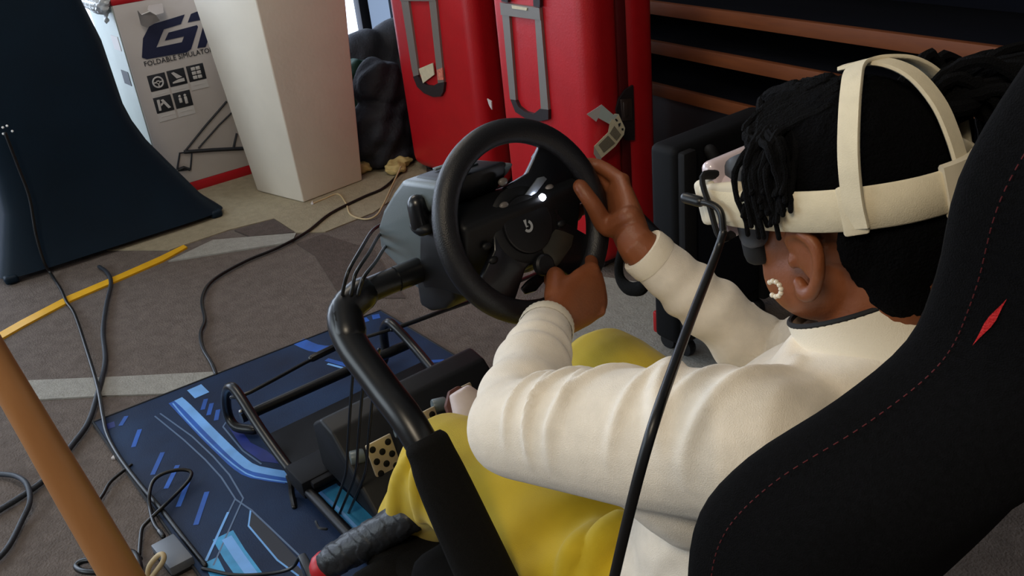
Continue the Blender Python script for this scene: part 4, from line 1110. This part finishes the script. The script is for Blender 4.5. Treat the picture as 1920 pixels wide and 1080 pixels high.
def folds(c, n):
    out = c.copy()
    for sh, el, sgn in ((SHL, ELL, 1), (SHR, ELR, 0.6)):
        ax = el - sh
        L = np.linalg.norm(ax)
        ax = ax / L
        d = c - sh
        t = d @ ax / L
        perp = d - np.outer(d @ ax, ax)
        rad = np.linalg.norm(perp, axis=1)
        up = perp[:, 2] / (rad + 1e-6)
        side = perp[:, 1] / (rad + 1e-6)
        tot = np.zeros(len(c))
        for t0, wd, am, sl in ((0.14, 0.030, 0.007, 0.10), (0.26, 0.035, 0.008, -0.06), (0.35, 0.022, 0.005, 0.05), (0.56, 0.026, 0.006, 0.12), (0.65, 0.018, 0.005, -0.04), (0.72, 0.016, 0.006, 0.06), (0.79, 0.018, 0.006, -0.05), (0.86, 0.018, 0.005, 0.03), (0.02, 0.03, 0.006, 0.1)):
            u_ = (t - t0 - sl * side - 0.012 * np.sin(4 * up + t0 * 40)) / wd
            tot += am * np.exp(-u_ * u_) * np.clip(1.3 * (up - 0.1 + 0.3 * math.sin(t0 * 37)), 0.0, 1) ** 1.3
        out += n * (tot * (rad < 0.1) * sgn)[:, None]
    # slack folds round the waist and shoulder blades
    w = np.exp(-((c[:, 2] - 0.55) / 0.12) ** 2) * (c[:, 1] > -0.9)
    out += n * (0.006 * w * np.sin(c[:, 2] * 75 + c[:, 0] * 40 + 2 * np.sin(c[:, 0] * 30)))[:, None]
    for el, cu in ((ELL, CUL), (ELR, CUR)):
        ax = cu - el
        L = np.linalg.norm(ax)
        t = (c - el) @ ax / L / L
        r = np.linalg.norm((c - el) - np.outer(t, ax), axis=1)
        m = np.exp(-((t - 0.45) / 0.35) ** 4) * (r < 0.07)
        out += n * (0.0028 * m * np.sin(t * 30 + 1.5 * np.sin(t * 9)))[:, None]
    return out


obj('sweater', voxel(sw, 0.0038, 14, fn=folds), m_knit, person, 180)
for cu, el in ((CUL, ELL), (CUR, ELR)):
    d = unit(cu - el)
    rg = MB()
    rr = []
    n = 72
    a = unit(np.cross(d, V(0, 0, 1)))
    b2 = np.cross(d, a)
    for h, r in ((-0.022, 0.0345), (-0.016, 0.0352), (-0.002, 0.0345), (0.002, 0.033), (0.002, 0.027)):
        rr.append([cu + d * h + (r + (0.0006 * (k % 2) if r > 0.03 else 0)) * (math.cos(k * 2 * PI / n) * a + math.sin(k * 2 * PI / n) * b2) for k in range(n)])
    rg.rings(rr, cap=False)
    obj('cuff', rg, m_rib, person)
# ribbed mock collar
cb, ct = V(0.358, -0.655, 0.865), V(0.380, -0.652, 0.905)
cd = unit(ct - cb)
ca = unit(np.cross(cd, V(0, 1, 0)))
n = 120
rr = []
for h, r in ((-0.020, 0.082), (-0.004, 0.072), (0.010, 0.0655), (0.030, 0.0625), (0.042, 0.0620), (0.043, 0.0585), (0.01, 0.058)):
    rr.append([cb + cd * h + (r + 0.0005 * (k % 2)) * (math.cos(k * 2 * PI / n) * V(0, 1, 0) + 1.08 * math.sin(k * 2 * PI / n) * ca) for k in range(n)])
obj('collar', MB().rings(rr, cap=False), m_rib, person)
obj('collar_trim', MB().tube([cb + cd * 0.0435 + 0.0602 * (math.cos(k * 2 * PI / 48) * V(0, 1, 0) + 1.08 * math.sin(k * 2 * PI / 48) * ca) for k in range(48)], 0.0026, 8, 0, closed=True), m_strap, person)

# ---- trousers
tr_ = MB()
tr_.ball((0.53, -0.66, 0.42), (0.15, 0.195, 0.125), None, 28, 18)
for hi, kn, an, e in ((HIPL, KNL, ANL, 1), (HIPR, KNR, ANR, -1)):
    tr_.tube([hi, hi * 0.6 + kn * 0.4, hi * 0.2 + kn * 0.8, kn], [0.112, 0.110, 0.096, 0.086], 24, 5, caps='round')
    tr_.tube([kn, kn * 0.5 + an * 0.5 + V(0.005, 0, 0), an + V(0, 0, 0.02)], [0.084, 0.078, 0.072], 24, 5, caps='flat')

tr_.tube([(0.629, -0.484, 0.500), (0.634, -0.510, 0.530), (0.647, -0.555, 0.534), (0.655, -0.59, 0.52)], [0.012, 0.014, 0.014, 0.01], 12, 4, caps='round')
tr_.tube([(0.600, -0.488, 0.500), (0.606, -0.527, 0.538), (0.615, -0.560, 0.550)], [0.014, 0.016, 0.014], 12, 4, caps='round')
tr_.tube([(0.9654, -0.478, 0.5101), (1.0058, -0.47, 0.4413), (1.0304, -0.468, 0.3742), (1.0513, -0.47, 0.3147)], [0.010, 0.017, 0.018, 0.014], 12, 4, caps='round')
tr_.tube([(0.892, -0.47, 0.5654), (0.9205, -0.462, 0.51), (0.9345, -0.462, 0.4574), (0.9568, -0.47, 0.3974)], [0.010, 0.015, 0.016, 0.012], 12, 4, caps='round')


def pfolds(c, n):
    out = c.copy()
    for hi, kn, an in ((HIPL, KNL, ANL), (HIPR, KNR, ANR)):
        ax = an - kn
        L = np.linalg.norm(ax)
        t = (c - kn) @ ax / L / L
        rel = (c - kn) - np.outer(t, ax)
        r = np.linalg.norm(rel, axis=1)
        th = np.arctan2(rel[:, 1], rel[:, 0])
        m = np.clip(t * 1.6, 0, 1) * (r < 0.13) * (t < 1.15)
        out += n * (0.0125 * m * (np.abs(np.sin(2.5 * th + 1.6 * t + 0.6 * np.sin(4 * t))) - 0.6))[:, None]
        ax2 = hi - kn
        L2 = np.linalg.norm(ax2)
        t2 = (c - kn) @ ax2 / L2 / L2
        m2 = np.exp(-((t2 - 0.9) / 0.25) ** 2) * (c[:, 2] > 0.35)
        out += n * (0.006 * m2 * np.sin(t2 * 26 + c[:, 1] * 25))[:, None]
    return out


obj('trousers', voxel(tr_, 0.0045, 9, fn=pfolds), m_pants, person, 180)

# ---- shoes
m_shoe = mat('shoe_pale_pink', (214, 196, 190), 0.5, var=0.06, scale=30)
m_sole = mat('shoe_sole_brown', (92, 52, 40), 0.6)
for heel, toe, up in ((V(1.215, -0.815, 0.095), V(1.345, -0.800, 0.285), V(-0.75, 0, 0.6)), (V(1.19, -0.565, 0.045), V(1.355, -0.575, 0.050), V(0, 0, 1))):
    d = unit(toe - heel)
    u = unit(up - d * np.dot(up, d))
    s = np.cross(u, d)
    L = np.linalg.norm(toe - heel)

    def ring(t, w, h, z):
        c = heel + d * L * t + u * z
        return [c + s * w * math.cos(k * 2 * PI / 20) + u * h * math.sin(k * 2 * PI / 20) for k in range(20)]
    sh = obj('shoe', voxel(MB().rings([ring(-0.06, 0.022, 0.026, 0.012), ring(0.05, 0.034, 0.045, 0.028), ring(0.3, 0.037, 0.046, 0.030), ring(0.6, 0.044, 0.036, 0.020), ring(0.85, 0.042, 0.028, 0.012), ring(1.02, 0.026, 0.018, 0.004)]), 0.004, 8), m_shoe, person, 180)
    obj('sole', MB().prism([heel + d * L * t + s * w + u * -0.026 for t, w in ((-0.07, 0.02), (0.3, 0.036), (0.7, 0.046), (0.95, 0.036), (1.05, 0.012), (1.05, -0.012), (0.95, -0.036), (0.7, -0.046), (0.3, -0.036), (-0.07, -0.02))], tuple(u * 0.014), 0.003), m_sole, sh)
    obj('shoe_band', MB().tube([heel + d * L * 0.62 + u * 0.018 + s * 0.0465 * math.cos(a) + u * 0.040 * math.sin(a) for a in np.linspace(-0.4, PI + 0.4, 16)], 0.0035, 6, 0), m_strap, sh)

# ---- hair
hr = MB()
hr.ball(hp(-0.003, 0, 0.010), (0.088, 0.084, 0.091), HM, 32, 20)
hr.ball(hp(-0.042, 0, -0.030), (0.053, 0.069, 0.066), HM, 24, 16)
hr.ball(hp(-0.042, 0, -0.075), (0.038, 0.055, 0.040), HM, 24, 16)
hr.ball(hp(-0.036, 0.052, -0.020), (0.022, 0.030, 0.034), HM, 20, 14)
hr.ball(hp(-0.036, -0.052, -0.020), (0.022, 0.030, 0.034), HM, 20, 14)


def hair_fn(c, n):
    r = c - HC
    f_, u_ = r @ HF, r @ HU
    sm_ = lambda a, b, x: np.clip((x - a) / (b - a), 0, 1) ** 2 * (3 - 2 * np.clip((x - a) / (b - a), 0, 1))
    k = sm_(-0.034, -0.010, f_ + 0.35 * (u_ + 0.03)) * sm_(0.014, -0.004, u_)
    w = 0.0009 * np.sin(c[:, 0] * 420 + 3 * np.sin(c[:, 2] * 160)) * np.sin(c[:, 2] * 380 + 2 * np.sin(c[:, 1] * 200))
    return c + n * (w - 0.022 * k)[:, None]


hair = obj('hair', voxel(hr, 0.004, 10, fn=hair_fn), m_hair, person, 180)
rd = random.Random(11)


def lock(pts, r0, r1, k=7):
    p = spline(pts, 5)
    m = len(p)
    j = np.array([[rd.uniform(-1, 1) for _ in range(3)] for _ in range(m)]) * 0.0006
    rr = [(r0 + (r1 - r0) * (i / (m - 1)) ** 1.5) * (1 + 0.12 * math.sin(i * 2.3)) for i in range(m)]
    return MB().tube(p + j, rr, k, 0, caps='round')


for i in range(46):
    a = rd.uniform(0, 1)
    l1 = rd.uniform(0.050, 0.100)
    f0 = rd.uniform(-0.025, 0.018)
    fe = rd.uniform(-0.018, 0.036)
    ue = rd.uniform(0.004, 0.032)
    if i < 8:
        fe, ue, l1 = rd.uniform(0.0, 0.040), rd.uniform(-0.010, 0.010), 0.100
    l0 = rd.uniform(0.01, 0.05)
    pts = [hp(f0, l0, 0.103 - 0.6 * l0 + 0.004), hp(f0 + 0.030, l0 + 0.022, 0.094 - 0.5 * l0), hp(f0 * 0.4 + fe * 0.6 + 0.010, (l0 + l1) / 2 + 0.017, 0.064), hp(fe + 0.004, l1 * 0.5 + 0.046, 0.042), hp(fe, 0.0965 + rd.uniform(0, 0.008), ue)]
    obj('dreadlock', lock(pts, 0.0042, 0.0020), m_lock, hair)
for i in range(26):
    f0 = rd.uniform(0.0, 0.04)
    l0 = rd.uniform(-0.05, 0.02)
    le = rd.uniform(-0.09, 0.055)
    pts = [hp(f0, l0, 0.102 - 0.3 * abs(l0)), hp(f0 + 0.028, l0 * .8 + le * .2, 0.096), hp(0.052, le, 0.082), hp(0.066 - 0.25 * abs(le), le, 0.060 + rd.uniform(0, 0.010))]
    obj('dreadlock', lock(pts, 0.0052, 0.003), m_lock, hair)
# the tied bunch at the back of the crown
BA = V(0.372, -0.708, 1.062)
for i in range(54):
    r1 = rd.uniform(0, 1)
    out = V(rd.uniform(-0.10, 0.02), rd.uniform(-0.15, -0.02), 0)
    hgt = rd.uniform(0.006, 0.034)
    st = BA + V(rd.uniform(-0.03, 0.02), rd.uniform(-0.03, 0.02), rd.uniform(-0.01, 0.01))
    pts = [st, st + out * 0.25 + V(0, 0, hgt * 0.9), st + out * 0.6 + V(0, 0, hgt), st + out + V(-0.012, -0.005, hgt * 0.2 - 0.02), st + out * 1.15 + V(-0.015, -0.01, -rd.uniform(0.04, 0.13))]
    obj('dreadlock', lock(pts, 0.0060, 0.0036), m_lock, hair)
obj('hair_tie', MB().tube([BA + V(-0.012 + 0.028 * math.cos(a), -0.004 + 0.028 * math.sin(a), 0.012) for a in np.linspace(0, 2 * PI, 25)[:-1]], 0.007, 8, 0, closed=True), m_lock, hair)

# ---- earring
ec = V(*(0.4135, -0.578, 0.933))
m_pearl = mat('pearl', (236, 226, 206), 0.2, coat=0.4)
er = None
for k in range(9):
    a = math.radians(40 + k * 31)
    p = ec + V(0.0068 * math.cos(a), 0.002, 0.0072 * math.sin(a))
    o = obj('earring_pearl', MB().ball(p, 0.00235, seg=12, rg=8), m_pearl, person)

# ------------------------------------------------------------------ headset
m_hs = mat('headset_white', (222, 212, 190), 0.55, var=0.03, scale=20)
m_band = mat('band_fabric_cream', (228, 217, 190), 0.85, var=0.05, scale=80, bump=0.15, bscale=900)
m_visor = mat('visor_pale', (216, 200, 206), 0.18, coat=0.5, spec=0.6)
m_gasket = mat('gasket_grey', (72, 78, 88), 0.6)
m_cable = mat('cable_black', (14, 15, 17), 0.38, spec=0.5)
hs = thing('vr_headset', 'white virtual reality headset strapped over the dark hair of the seated driver', 'headset', tuple(hp(0, 0, 0.0)))


def strap(path, width, th, outward_c, m, name, wl=None, sm=6):
    """A flat strap: path points, band width across, thickness th, lying on a head centred at outward_c."""
    p = spline(path, sm)
    rings = []
    for i in range(len(p)):
        t = unit(p[min(i + 1, len(p) - 1)] - p[max(i - 1, 0)])
        o_ = p[i] - np.asarray(outward_c(p[i]))
        o_ = unit(o_ - t * np.dot(o_, t))
        s = np.cross(t, o_)
        w = width / 2
        rings.append([p[i] + s * w * a + o_ * th * b for a, b in ((-1, 0.15), (-0.9, 1), (0, 1.1), (0.9, 1), (1, 0.15), (0.9, -0.2), (-0.9, -0.2))])
    return obj(name, MB().rings(rings), m, hs, 60)


flat_c = lambda p: HC + HF * 0.0 + HU * np.dot(p - HC, HU)
ctr_c = lambda p: hp(-0.014, 0, 0.02)
side_c = lambda p: hp(np.dot(p - HC, HF), 0, 0.02) if np.dot(p - HC, HL) ** 2 > 1e-9 else hp(-0.014, 0, 0.02)
bl = [(0.080, 0.088, 0.024), (0.060, 0.0915, 0.018), (0.015, 0.093, 0.013), (-0.025, 0.0885, 0.009), (-0.056, 0.076, 0.006), (-0.080, 0.053, 0.003), (-0.093, 0.027, 0.001)]
band = [hp(*q) for q in bl] + [hp(-0.097, 0, 0.000)] + [hp(a, -b, c) for a, b, c in bl[::-1]]
strap(band, 0.0345, 0.0035, flat_c, m_band, 'head_band')
hoop_l = [(-0.056, 0.0790, -0.008), (-0.057, 0.0810, 0.016), (-0.058, 0.0770, 0.048), (-0.055, 0.0620, 0.077), (-0.048, 0.042, 0.096), (-0.038, 0.020, 0.1045)]
hoop = [hp(*q) for q in hoop_l] + [hp(-0.033, 0, 0.1065)] + [hp(a, -b, c) for a, b, c in hoop_l[::-1]]
strap(hoop, 0.0178, 0.003, lambda p: hp(-0.046, 0, 0.005), m_band, 'side_strap')
obj('strap_loop', MB().box(hp(-0.0535, 0.0795, 0.006), (0.0195, 0.006, 0.040), 0.0025, frame(HF * 0.86 + HL * 0.42, HU)), m_band, hs)
strap([hp(-0.010, -0.006, 0.1055), hp(-0.040, -0.008, 0.1045), hp(-0.066, -0.008, 0.091), hp(-0.084, -0.006, 0.066), hp(-0.094, -0.002, 0.038), hp(-0.099, 0, 0.006)], 0.0185, 0.003, lambda p: hp(-0.02, np.dot(p - HC, HL), 0.03), m_band, 'crown_strap')
strap([hp(-0.095, 0.024, 0.001), hp(-0.099, 0.012, 0.001), hp(-0.1005, 0, 0.001), hp(-0.099, -0.012, 0.001), hp(-0.095, -0.024, 0.001)], 0.043, 0.005, flat_c, m_hs, 'rear_pad')
vis = MB().ball(hp(0.076, 0, 0.022), (0.044, 0.090, 0.037), HM, 40, 24)
obj('visor', vis, m_visor, hs, 70)
obj('visor_rim', MB().box(hp(0.078, 0, 0.022), (0.016, 0.176, 0.074), 0.0075, HM, 4), m_visor, hs, 60)
obj('face_gasket', MB().box(hp(0.063, 0, 0.014), (0.026, 0.150, 0.086), 0.012, HM, 3), m_gasket, hs, 60)
obj('nose_shade', MB().box(hp(0.068, 0, -0.030), (0.026, 0.136, 0.034), 0.011, HM, 3), m_strap, hs, 60)
for s in (1, -1):
    obj('side_arm', MB().box(hp(0.062, 0.091 * s, 0.022), (0.048, 0.010, 0.037), 0.005, HM, 3), m_hs, hs, 60)
    obj('arm_hinge', MB().box(hp(0.083, 0.087 * s, 0.023), (0.022, 0.013, 0.042), 0.006, HM, 3), m_hs, hs, 60)
obj('lens', MB().lathe(hp(0.078, 0.032, 0.014), -HF, [(0.022, 0), (0.022, 0.004), (0, 0.005)], 20).lathe(hp(0.078, -0.032, 0.014), -HF, [(0.022, 0), (0.022, 0.004), (0, 0.005)], 20), m_gloss, hs)

# link cable clipped to the head band
lk = thing('headset_cable', 'black link cable clipped to the white headset and hanging past the cream sleeve', 'cable', (0.3476, -0.31, 0.8304))
cf = 0.072
obj('cable_clip', MB().tube([hp(cf, 0.082, 0.046), hp(cf, 0.100, 0.048), hp(cf - 0.003, 0.102, 0.022), hp(cf - 0.005, 0.101, -0.006), hp(cf - 0.006, 0.086, -0.008)], 0.0026, 8, 4, flat=1.7, caps='round'), m_strap, lk)
obj('usb_plug', MB().tube([(0.4961, -0.556, 1.0041), (0.4802, -0.556, 1.0044)], 0.0050, 12, 0, caps='round').tube([(0.4814, -0.556, 1.0041), (0.4706, -0.556, 1.0053), (0.4614, -0.557, 1.0028), (0.4559, -0.556, 0.9971), (0.4515, -0.553, 0.9818)], 0.0032, 10, 5, caps='round'), m_cable, lk)
obj('cable', MB().tube([(0.4515, -0.553, 0.9838), (0.4511, -0.545, 0.9696), (0.4348, -0.51, 0.9576), (0.4067, -0.46, 0.9535), (0.3705, -0.4, 0.9527), (0.344, -0.355, 0.9492), (0.3392, -0.335, 0.9228), (0.3452, -0.325, 0.8765), (0.3592, -0.32, 0.8097), (0.3955, -0.33, 0.698)] + [(0.34, -0.32, 0.30), (0.30, -0.31, 0.06), (0.20, -0.25, 0.006), (0.02, -0.12, 0.005)], [0.0036, 0.0038, 0.004, 0.004, 0.004, 0.004, 0.004, 0.004, 0.004, 0.004, 0.004, 0.004, 0.004, 0.004], 10, 6, caps='round'), m_cable, lk)

# ------------------------------------------------------------------ cables and small things on the floor
m_braid = mat('cable_braided', (36, 42, 52), 0.6, var=0.6, scale=400)
m_beige = mat('cable_beige', (186, 166, 128), 0.55)
m_tape = mat('tape_yellow', (222, 168, 26), 0.5, var=0.06, scale=30)
m_pole = wood_mat('pole_wood', (186, 134, 88), (160, 108, 66), 0.45, 'Z', 3.0)
m_adapter = mat('adapter_grey', (98, 104, 114), 0.45, var=0.04, scale=20)


def cable(label, pts, r, m=None, sm=6):
    return tag(obj('cable', MB().tube(pts, r, 8, sm, caps='round'), m or m_cable, None, 80), label, 'cable')


cable('thin black cable running down the stretch cover and along the mat edge', [(3.545, -0.4177, 0.5581), (3.555, -0.4203, 0.4357), (3.552, -0.4198, 0.3126), (3.545, -0.3968, 0.1766), (3.53, -0.3877, 0.0698), (3.525, -0.3957, 0.0144)] + [(3.3514, -0.3888, 0.012), (3.2154, -0.3764, 0.012), (3.0757, -0.3705, 0.012), (2.7309, -0.3251, 0.02), (2.49, -0.2906, 0.026), (2.3272, -0.2588, 0.02)] + [(2.2284, -0.2421, 0.014), (2.0965, -0.2367, 0.014), (1.9496, -0.2406, 0.014), (1.8113, -0.2488, 0.014), (1.6911, -0.2525, 0.014), (1.5663, -0.2574, 0.014)], 0.0055)
cable('braided blue-grey cable emerging from under the black stretch cover', [(3.4495, -0.5523, 0.011), (3.3709, -0.5583, 0.011), (3.2548, -0.5412, 0.011), (3.0672, -0.4715, 0.011), (2.8702, -0.4062, 0.011), (2.6603, -0.3545, 0.011), (2.4788, -0.283, 0.011), (2.3399, -0.2198, 0.011), (2.2597, -0.1568, 0.011), (2.1705, -0.081, 0.011), (2.1359, -0.0276, 0.011), (2.105, 0.0673, 0.011)], 0.0075, m_braid)
cable('braided cable curled in a half loop on the carpet at the left picture edge', [(2.3019, 0.0456, 0.011), (2.2699, 0.014, 0.011), (2.2161, -0.0153, 0.018), (2.146, -0.0284, 0.026), (2.0708, -0.0194, 0.024)] + [(2.0255, 0.0129, 0.011), (1.9465, 0.0599, 0.011), (1.9079, 0.1121, 0.011)], 0.0065, m_braid)
cable('long black cable curving over the open carpet from the plinth to the floor mat', [(3.3977, -1.8887, 0.01), (3.2783, -1.7254, 0.01), (3.2525, -1.6028, 0.01), (3.1991, -1.4196, 0.01), (3.0961, -1.2579, 0.01), (3.0432, -1.1068, 0.01), (3.0256, -0.9687, 0.01), (2.9635, -0.8196, 0.01), (2.8458, -0.7333, 0.01), (2.6809, -0.68, 0.01), (2.6011, -0.6355, 0.01), (2.503, -0.6054, 0.01), (2.3924, -0.5899, 0.01), (2.3178, -0.5756, 0.01)], 0.0060)
cable('thin beige wire looping on the floor between the white plinth and the wheel base', [(3.3559, -1.8698, 0.05), (3.266, -1.77, 0.024), (3.0661, -1.5949, 0.022), (3.0111, -1.5247, 0.012), (3.0346, -1.4823, 0.006), (3.1281, -1.4727, 0.006), (3.2543, -1.5221, 0.006), (3.3911, -1.5575, 0.006), (3.3911, -1.4944, 0.006), (3.3791, -1.4264, 0.006)], 0.0038, m_beige)
cable('short black cord slipping out from under the left edge of the floor mat', [(2.0527, -0.2494, 0.011), (2.0419, -0.2251, 0.011), (2.0195, -0.1876, 0.011), (1.9772, -0.1556, 0.011), (1.9074, -0.0887, 0.011)], 0.0042)
cable('thin black cord looped over the printed mat and plugged into the grey adapter', [(1.7182, -0.2204, 0.02), (1.7783, -0.2188, 0.016), (1.8423, -0.2298, 0.016), (1.8722, -0.2422, 0.03), (1.8994, -0.2627, 0.04), (1.9044, -0.2875, 0.045), (1.8994, -0.3234, 0.04), (1.8855, -0.346, 0.03), (1.864, -0.3342, 0.025), (1.8392, -0.2916, 0.02), (1.8123, -0.2502, 0.022), (1.8051, -0.2197, 0.014), (1.7919, -0.1949, 0.01), (1.753, -0.1773, 0.008), (1.7113, -0.1619, 0.008)], 0.0045)
cable('thin black cord crossing the bottom edge of the printed mat', [(1.5611, -0.2496, 0.014), (1.4919, -0.2924, 0.016), (1.4467, -0.3433, 0.016), (1.4094, -0.3828, 0.03), (1.3932, -0.4021, 0.06)], 0.0038)
cable('slack black cord leading from the right pedal hook towards the suitcases', [(1.9049, -0.9526, 0.155), (1.8939, -1.0412, 0.155), (1.8951, -1.1131, 0.15), (1.928, -1.2647, 0.12), (2.0205, -1.5063, 0.06), (2.0942, -1.7379, 0.012)], 0.0065)
for i, (a, b_) in enumerate(((0, 0), (7, 3), (14, 1))):
    cable('cable of the bundle hanging from the wheel base to the frame joint, %s strand' % ('left', 'middle', 'right')[i],
          [(x, y - 0.008 * i, z) for x, y, z in [(1.1388, -0.585, 0.7968), (1.0971, -0.545, 0.8095), (1.0305, -0.49, 0.8194), (0.9915, -0.45, 0.8164), (0.9935, -0.44, 0.7981), (0.996, -0.435, 0.7831)]] if i == 0 else
          [(x, y - 0.008 * i, z) for x, y, z in ([(1.139, -0.585, 0.7859), (1.094, -0.545, 0.8), (1.0237, -0.49, 0.8133), (0.9898, -0.45, 0.809), (0.9861, -0.44, 0.7942), (0.9871, -0.435, 0.7829)] if i == 1 else [(1.1395, -0.585, 0.764), (1.0924, -0.545, 0.7813), (1.0234, -0.49, 0.797), (0.9832, -0.45, 0.8032), (0.9811, -0.44, 0.7918), (0.9818, -0.435, 0.7816)])], 0.0026)
for i in range(3):
    dx = 9 * i
    cable(('pedal cord hanging down beside the upright arm, nearest the mat edge', 'pedal cord hanging down beside the upright arm, between its two neighbours', 'pedal cord hanging down beside the upright arm, nearest the pedals')[i],
          [(x - 0.012 * i, y - 0.016 * i, z) for x, y, z in [(1.1458, -0.5, 0.6015), (1.252, -0.53, 0.4781), (1.3252, -0.54, 0.3558), (1.3625, -0.54, 0.2732), (1.3926, -0.535, 0.1926), (1.4794, -0.53, 0.0657), (1.5673, -0.53, -0.0513)]], 0.0030)

tag(obj('floor_tape', MB().prism([(3.1078, -0.039, 0), (3.2046, -0.2206, 0), (3.2805, -0.3977, 0), (3.3208, -0.6, 0), (3.3597, -0.7551, 0), (3.3975, -0.8644, 0), (3.3625, -0.867, 0), (3.3065, -0.7498, 0), (3.2715, -0.5953, 0), (3.2273, -0.3956, 0), (3.1502, -0.2198, 0), (3.05, -0.03, 0)], (0, 0, 0.0072)), m_tape), 'yellow adhesive tape line on the carpet in front of the black stretch cover', 'tape')
ad = thing('adapter_box', 'flat grey square adapter box on the carpet beside the printed mat', 'adapter', (1.6558, -0.2124, 0))
top = [(1.6946, -0.1872, 0.03), (1.6968, -0.2385, 0.03), (1.5922, -0.2446, 0.03), (1.5924, -0.1943, 0.03)]
obj('case', MB().prism([(x, y, 0.004) for x, y, z in top], (0, 0, 0.026), 0.003, 2), m_adapter, ad)
obj('dark_underside', MB().prism([(x, y, 0.0005) for x, y, z in top], (0, 0, 0.010), 0.001, 1), m_strap, ad)
obj('cord_sleeve', MB().tube([(1.7174, -0.2196, 0.018), (1.7413, -0.2192, 0.018)], 0.006, 8, 0, caps='round'), m_cable, ad)
cable('upright loop of beige cable beside the foot of the wooden pole', [(1.6097, -0.1502, 0.02), (1.6045, -0.1615, 0.05), (1.5908, -0.1818, 0.075), (1.5793, -0.1904, 0.08), (1.5734, -0.1856, 0.07), (1.5917, -0.1678, 0.04), (1.6065, -0.15, 0.015)], 0.0055, m_beige)
cable('black cable coil lying on the carpet behind the foot of the wooden pole', [(1.6133, -0.1359, 0.02), (1.6483, -0.1497, 0.03), (1.6983, -0.1516, 0.03), (1.7129, -0.1277, 0.03), (1.736, -0.0935, 0.025), (1.766, -0.0611, 0.02), (1.7641, -0.0458, 0.015), (1.7274, -0.0566, 0.02), (1.6937, -0.0914, 0.02), (1.6602, -0.1288, 0.03), (1.6811, -0.1571, 0.02)], 0.0065)
cable('thin pale cord on the carpet behind the wooden pole', [(1.8362, -0.0927, 0.008), (1.7891, -0.0938, 0.008), (1.747, -0.0982, 0.008), (1.6919, -0.1039, 0.008)], 0.004, m_braid)
tag(obj('adapter_plug', MB().box((1.6877, -0.1048, 0.015), (0.06, 0.05, 0.028), 0.005), m_strap), 'black plug block on the carpet under the coiled cable', 'plug')
tag(obj('paper_scrap', MB().prism([(2.1309, -0.2201, 0.001), (2.14, -0.2295, 0.001), (2.1224, -0.2284, 0.001)], (0, 0, 0.006), 0.001), m_card), 'tiny white paper scrap on the carpet near the left corner of the mat', 'scrap')
tag(obj('paper_scrap', MB().prism([(3.3757, -1.4168, 0.005), (3.4058, -1.4397, 0.005), (3.3657, -1.4245, 0.005)], (0, 0, 0.006), 0.001), m_card), 'tiny white paper scrap on the floor at the corner of the plinth', 'scrap')

# leaning wooden pole close to the camera
pa_, pb_, pf_ = V(0.953, -0.032, 0.874), V(0.902, -0.061, 0.603), V(0.79, -0.125, 0.0)
ptop = pa_ + (pa_ - pb_) * 1.4
tag(obj('pole', MB().tube([ptop, pa_, pb_, pf_ + V(0, 0, 0.004)], [0.0130, 0.0160, 0.0215, 0.024], 20, 3, caps='flat'), m_pole), 'tapered orange-brown wooden pole leaning at the lower left, close to the camera', 'pole')
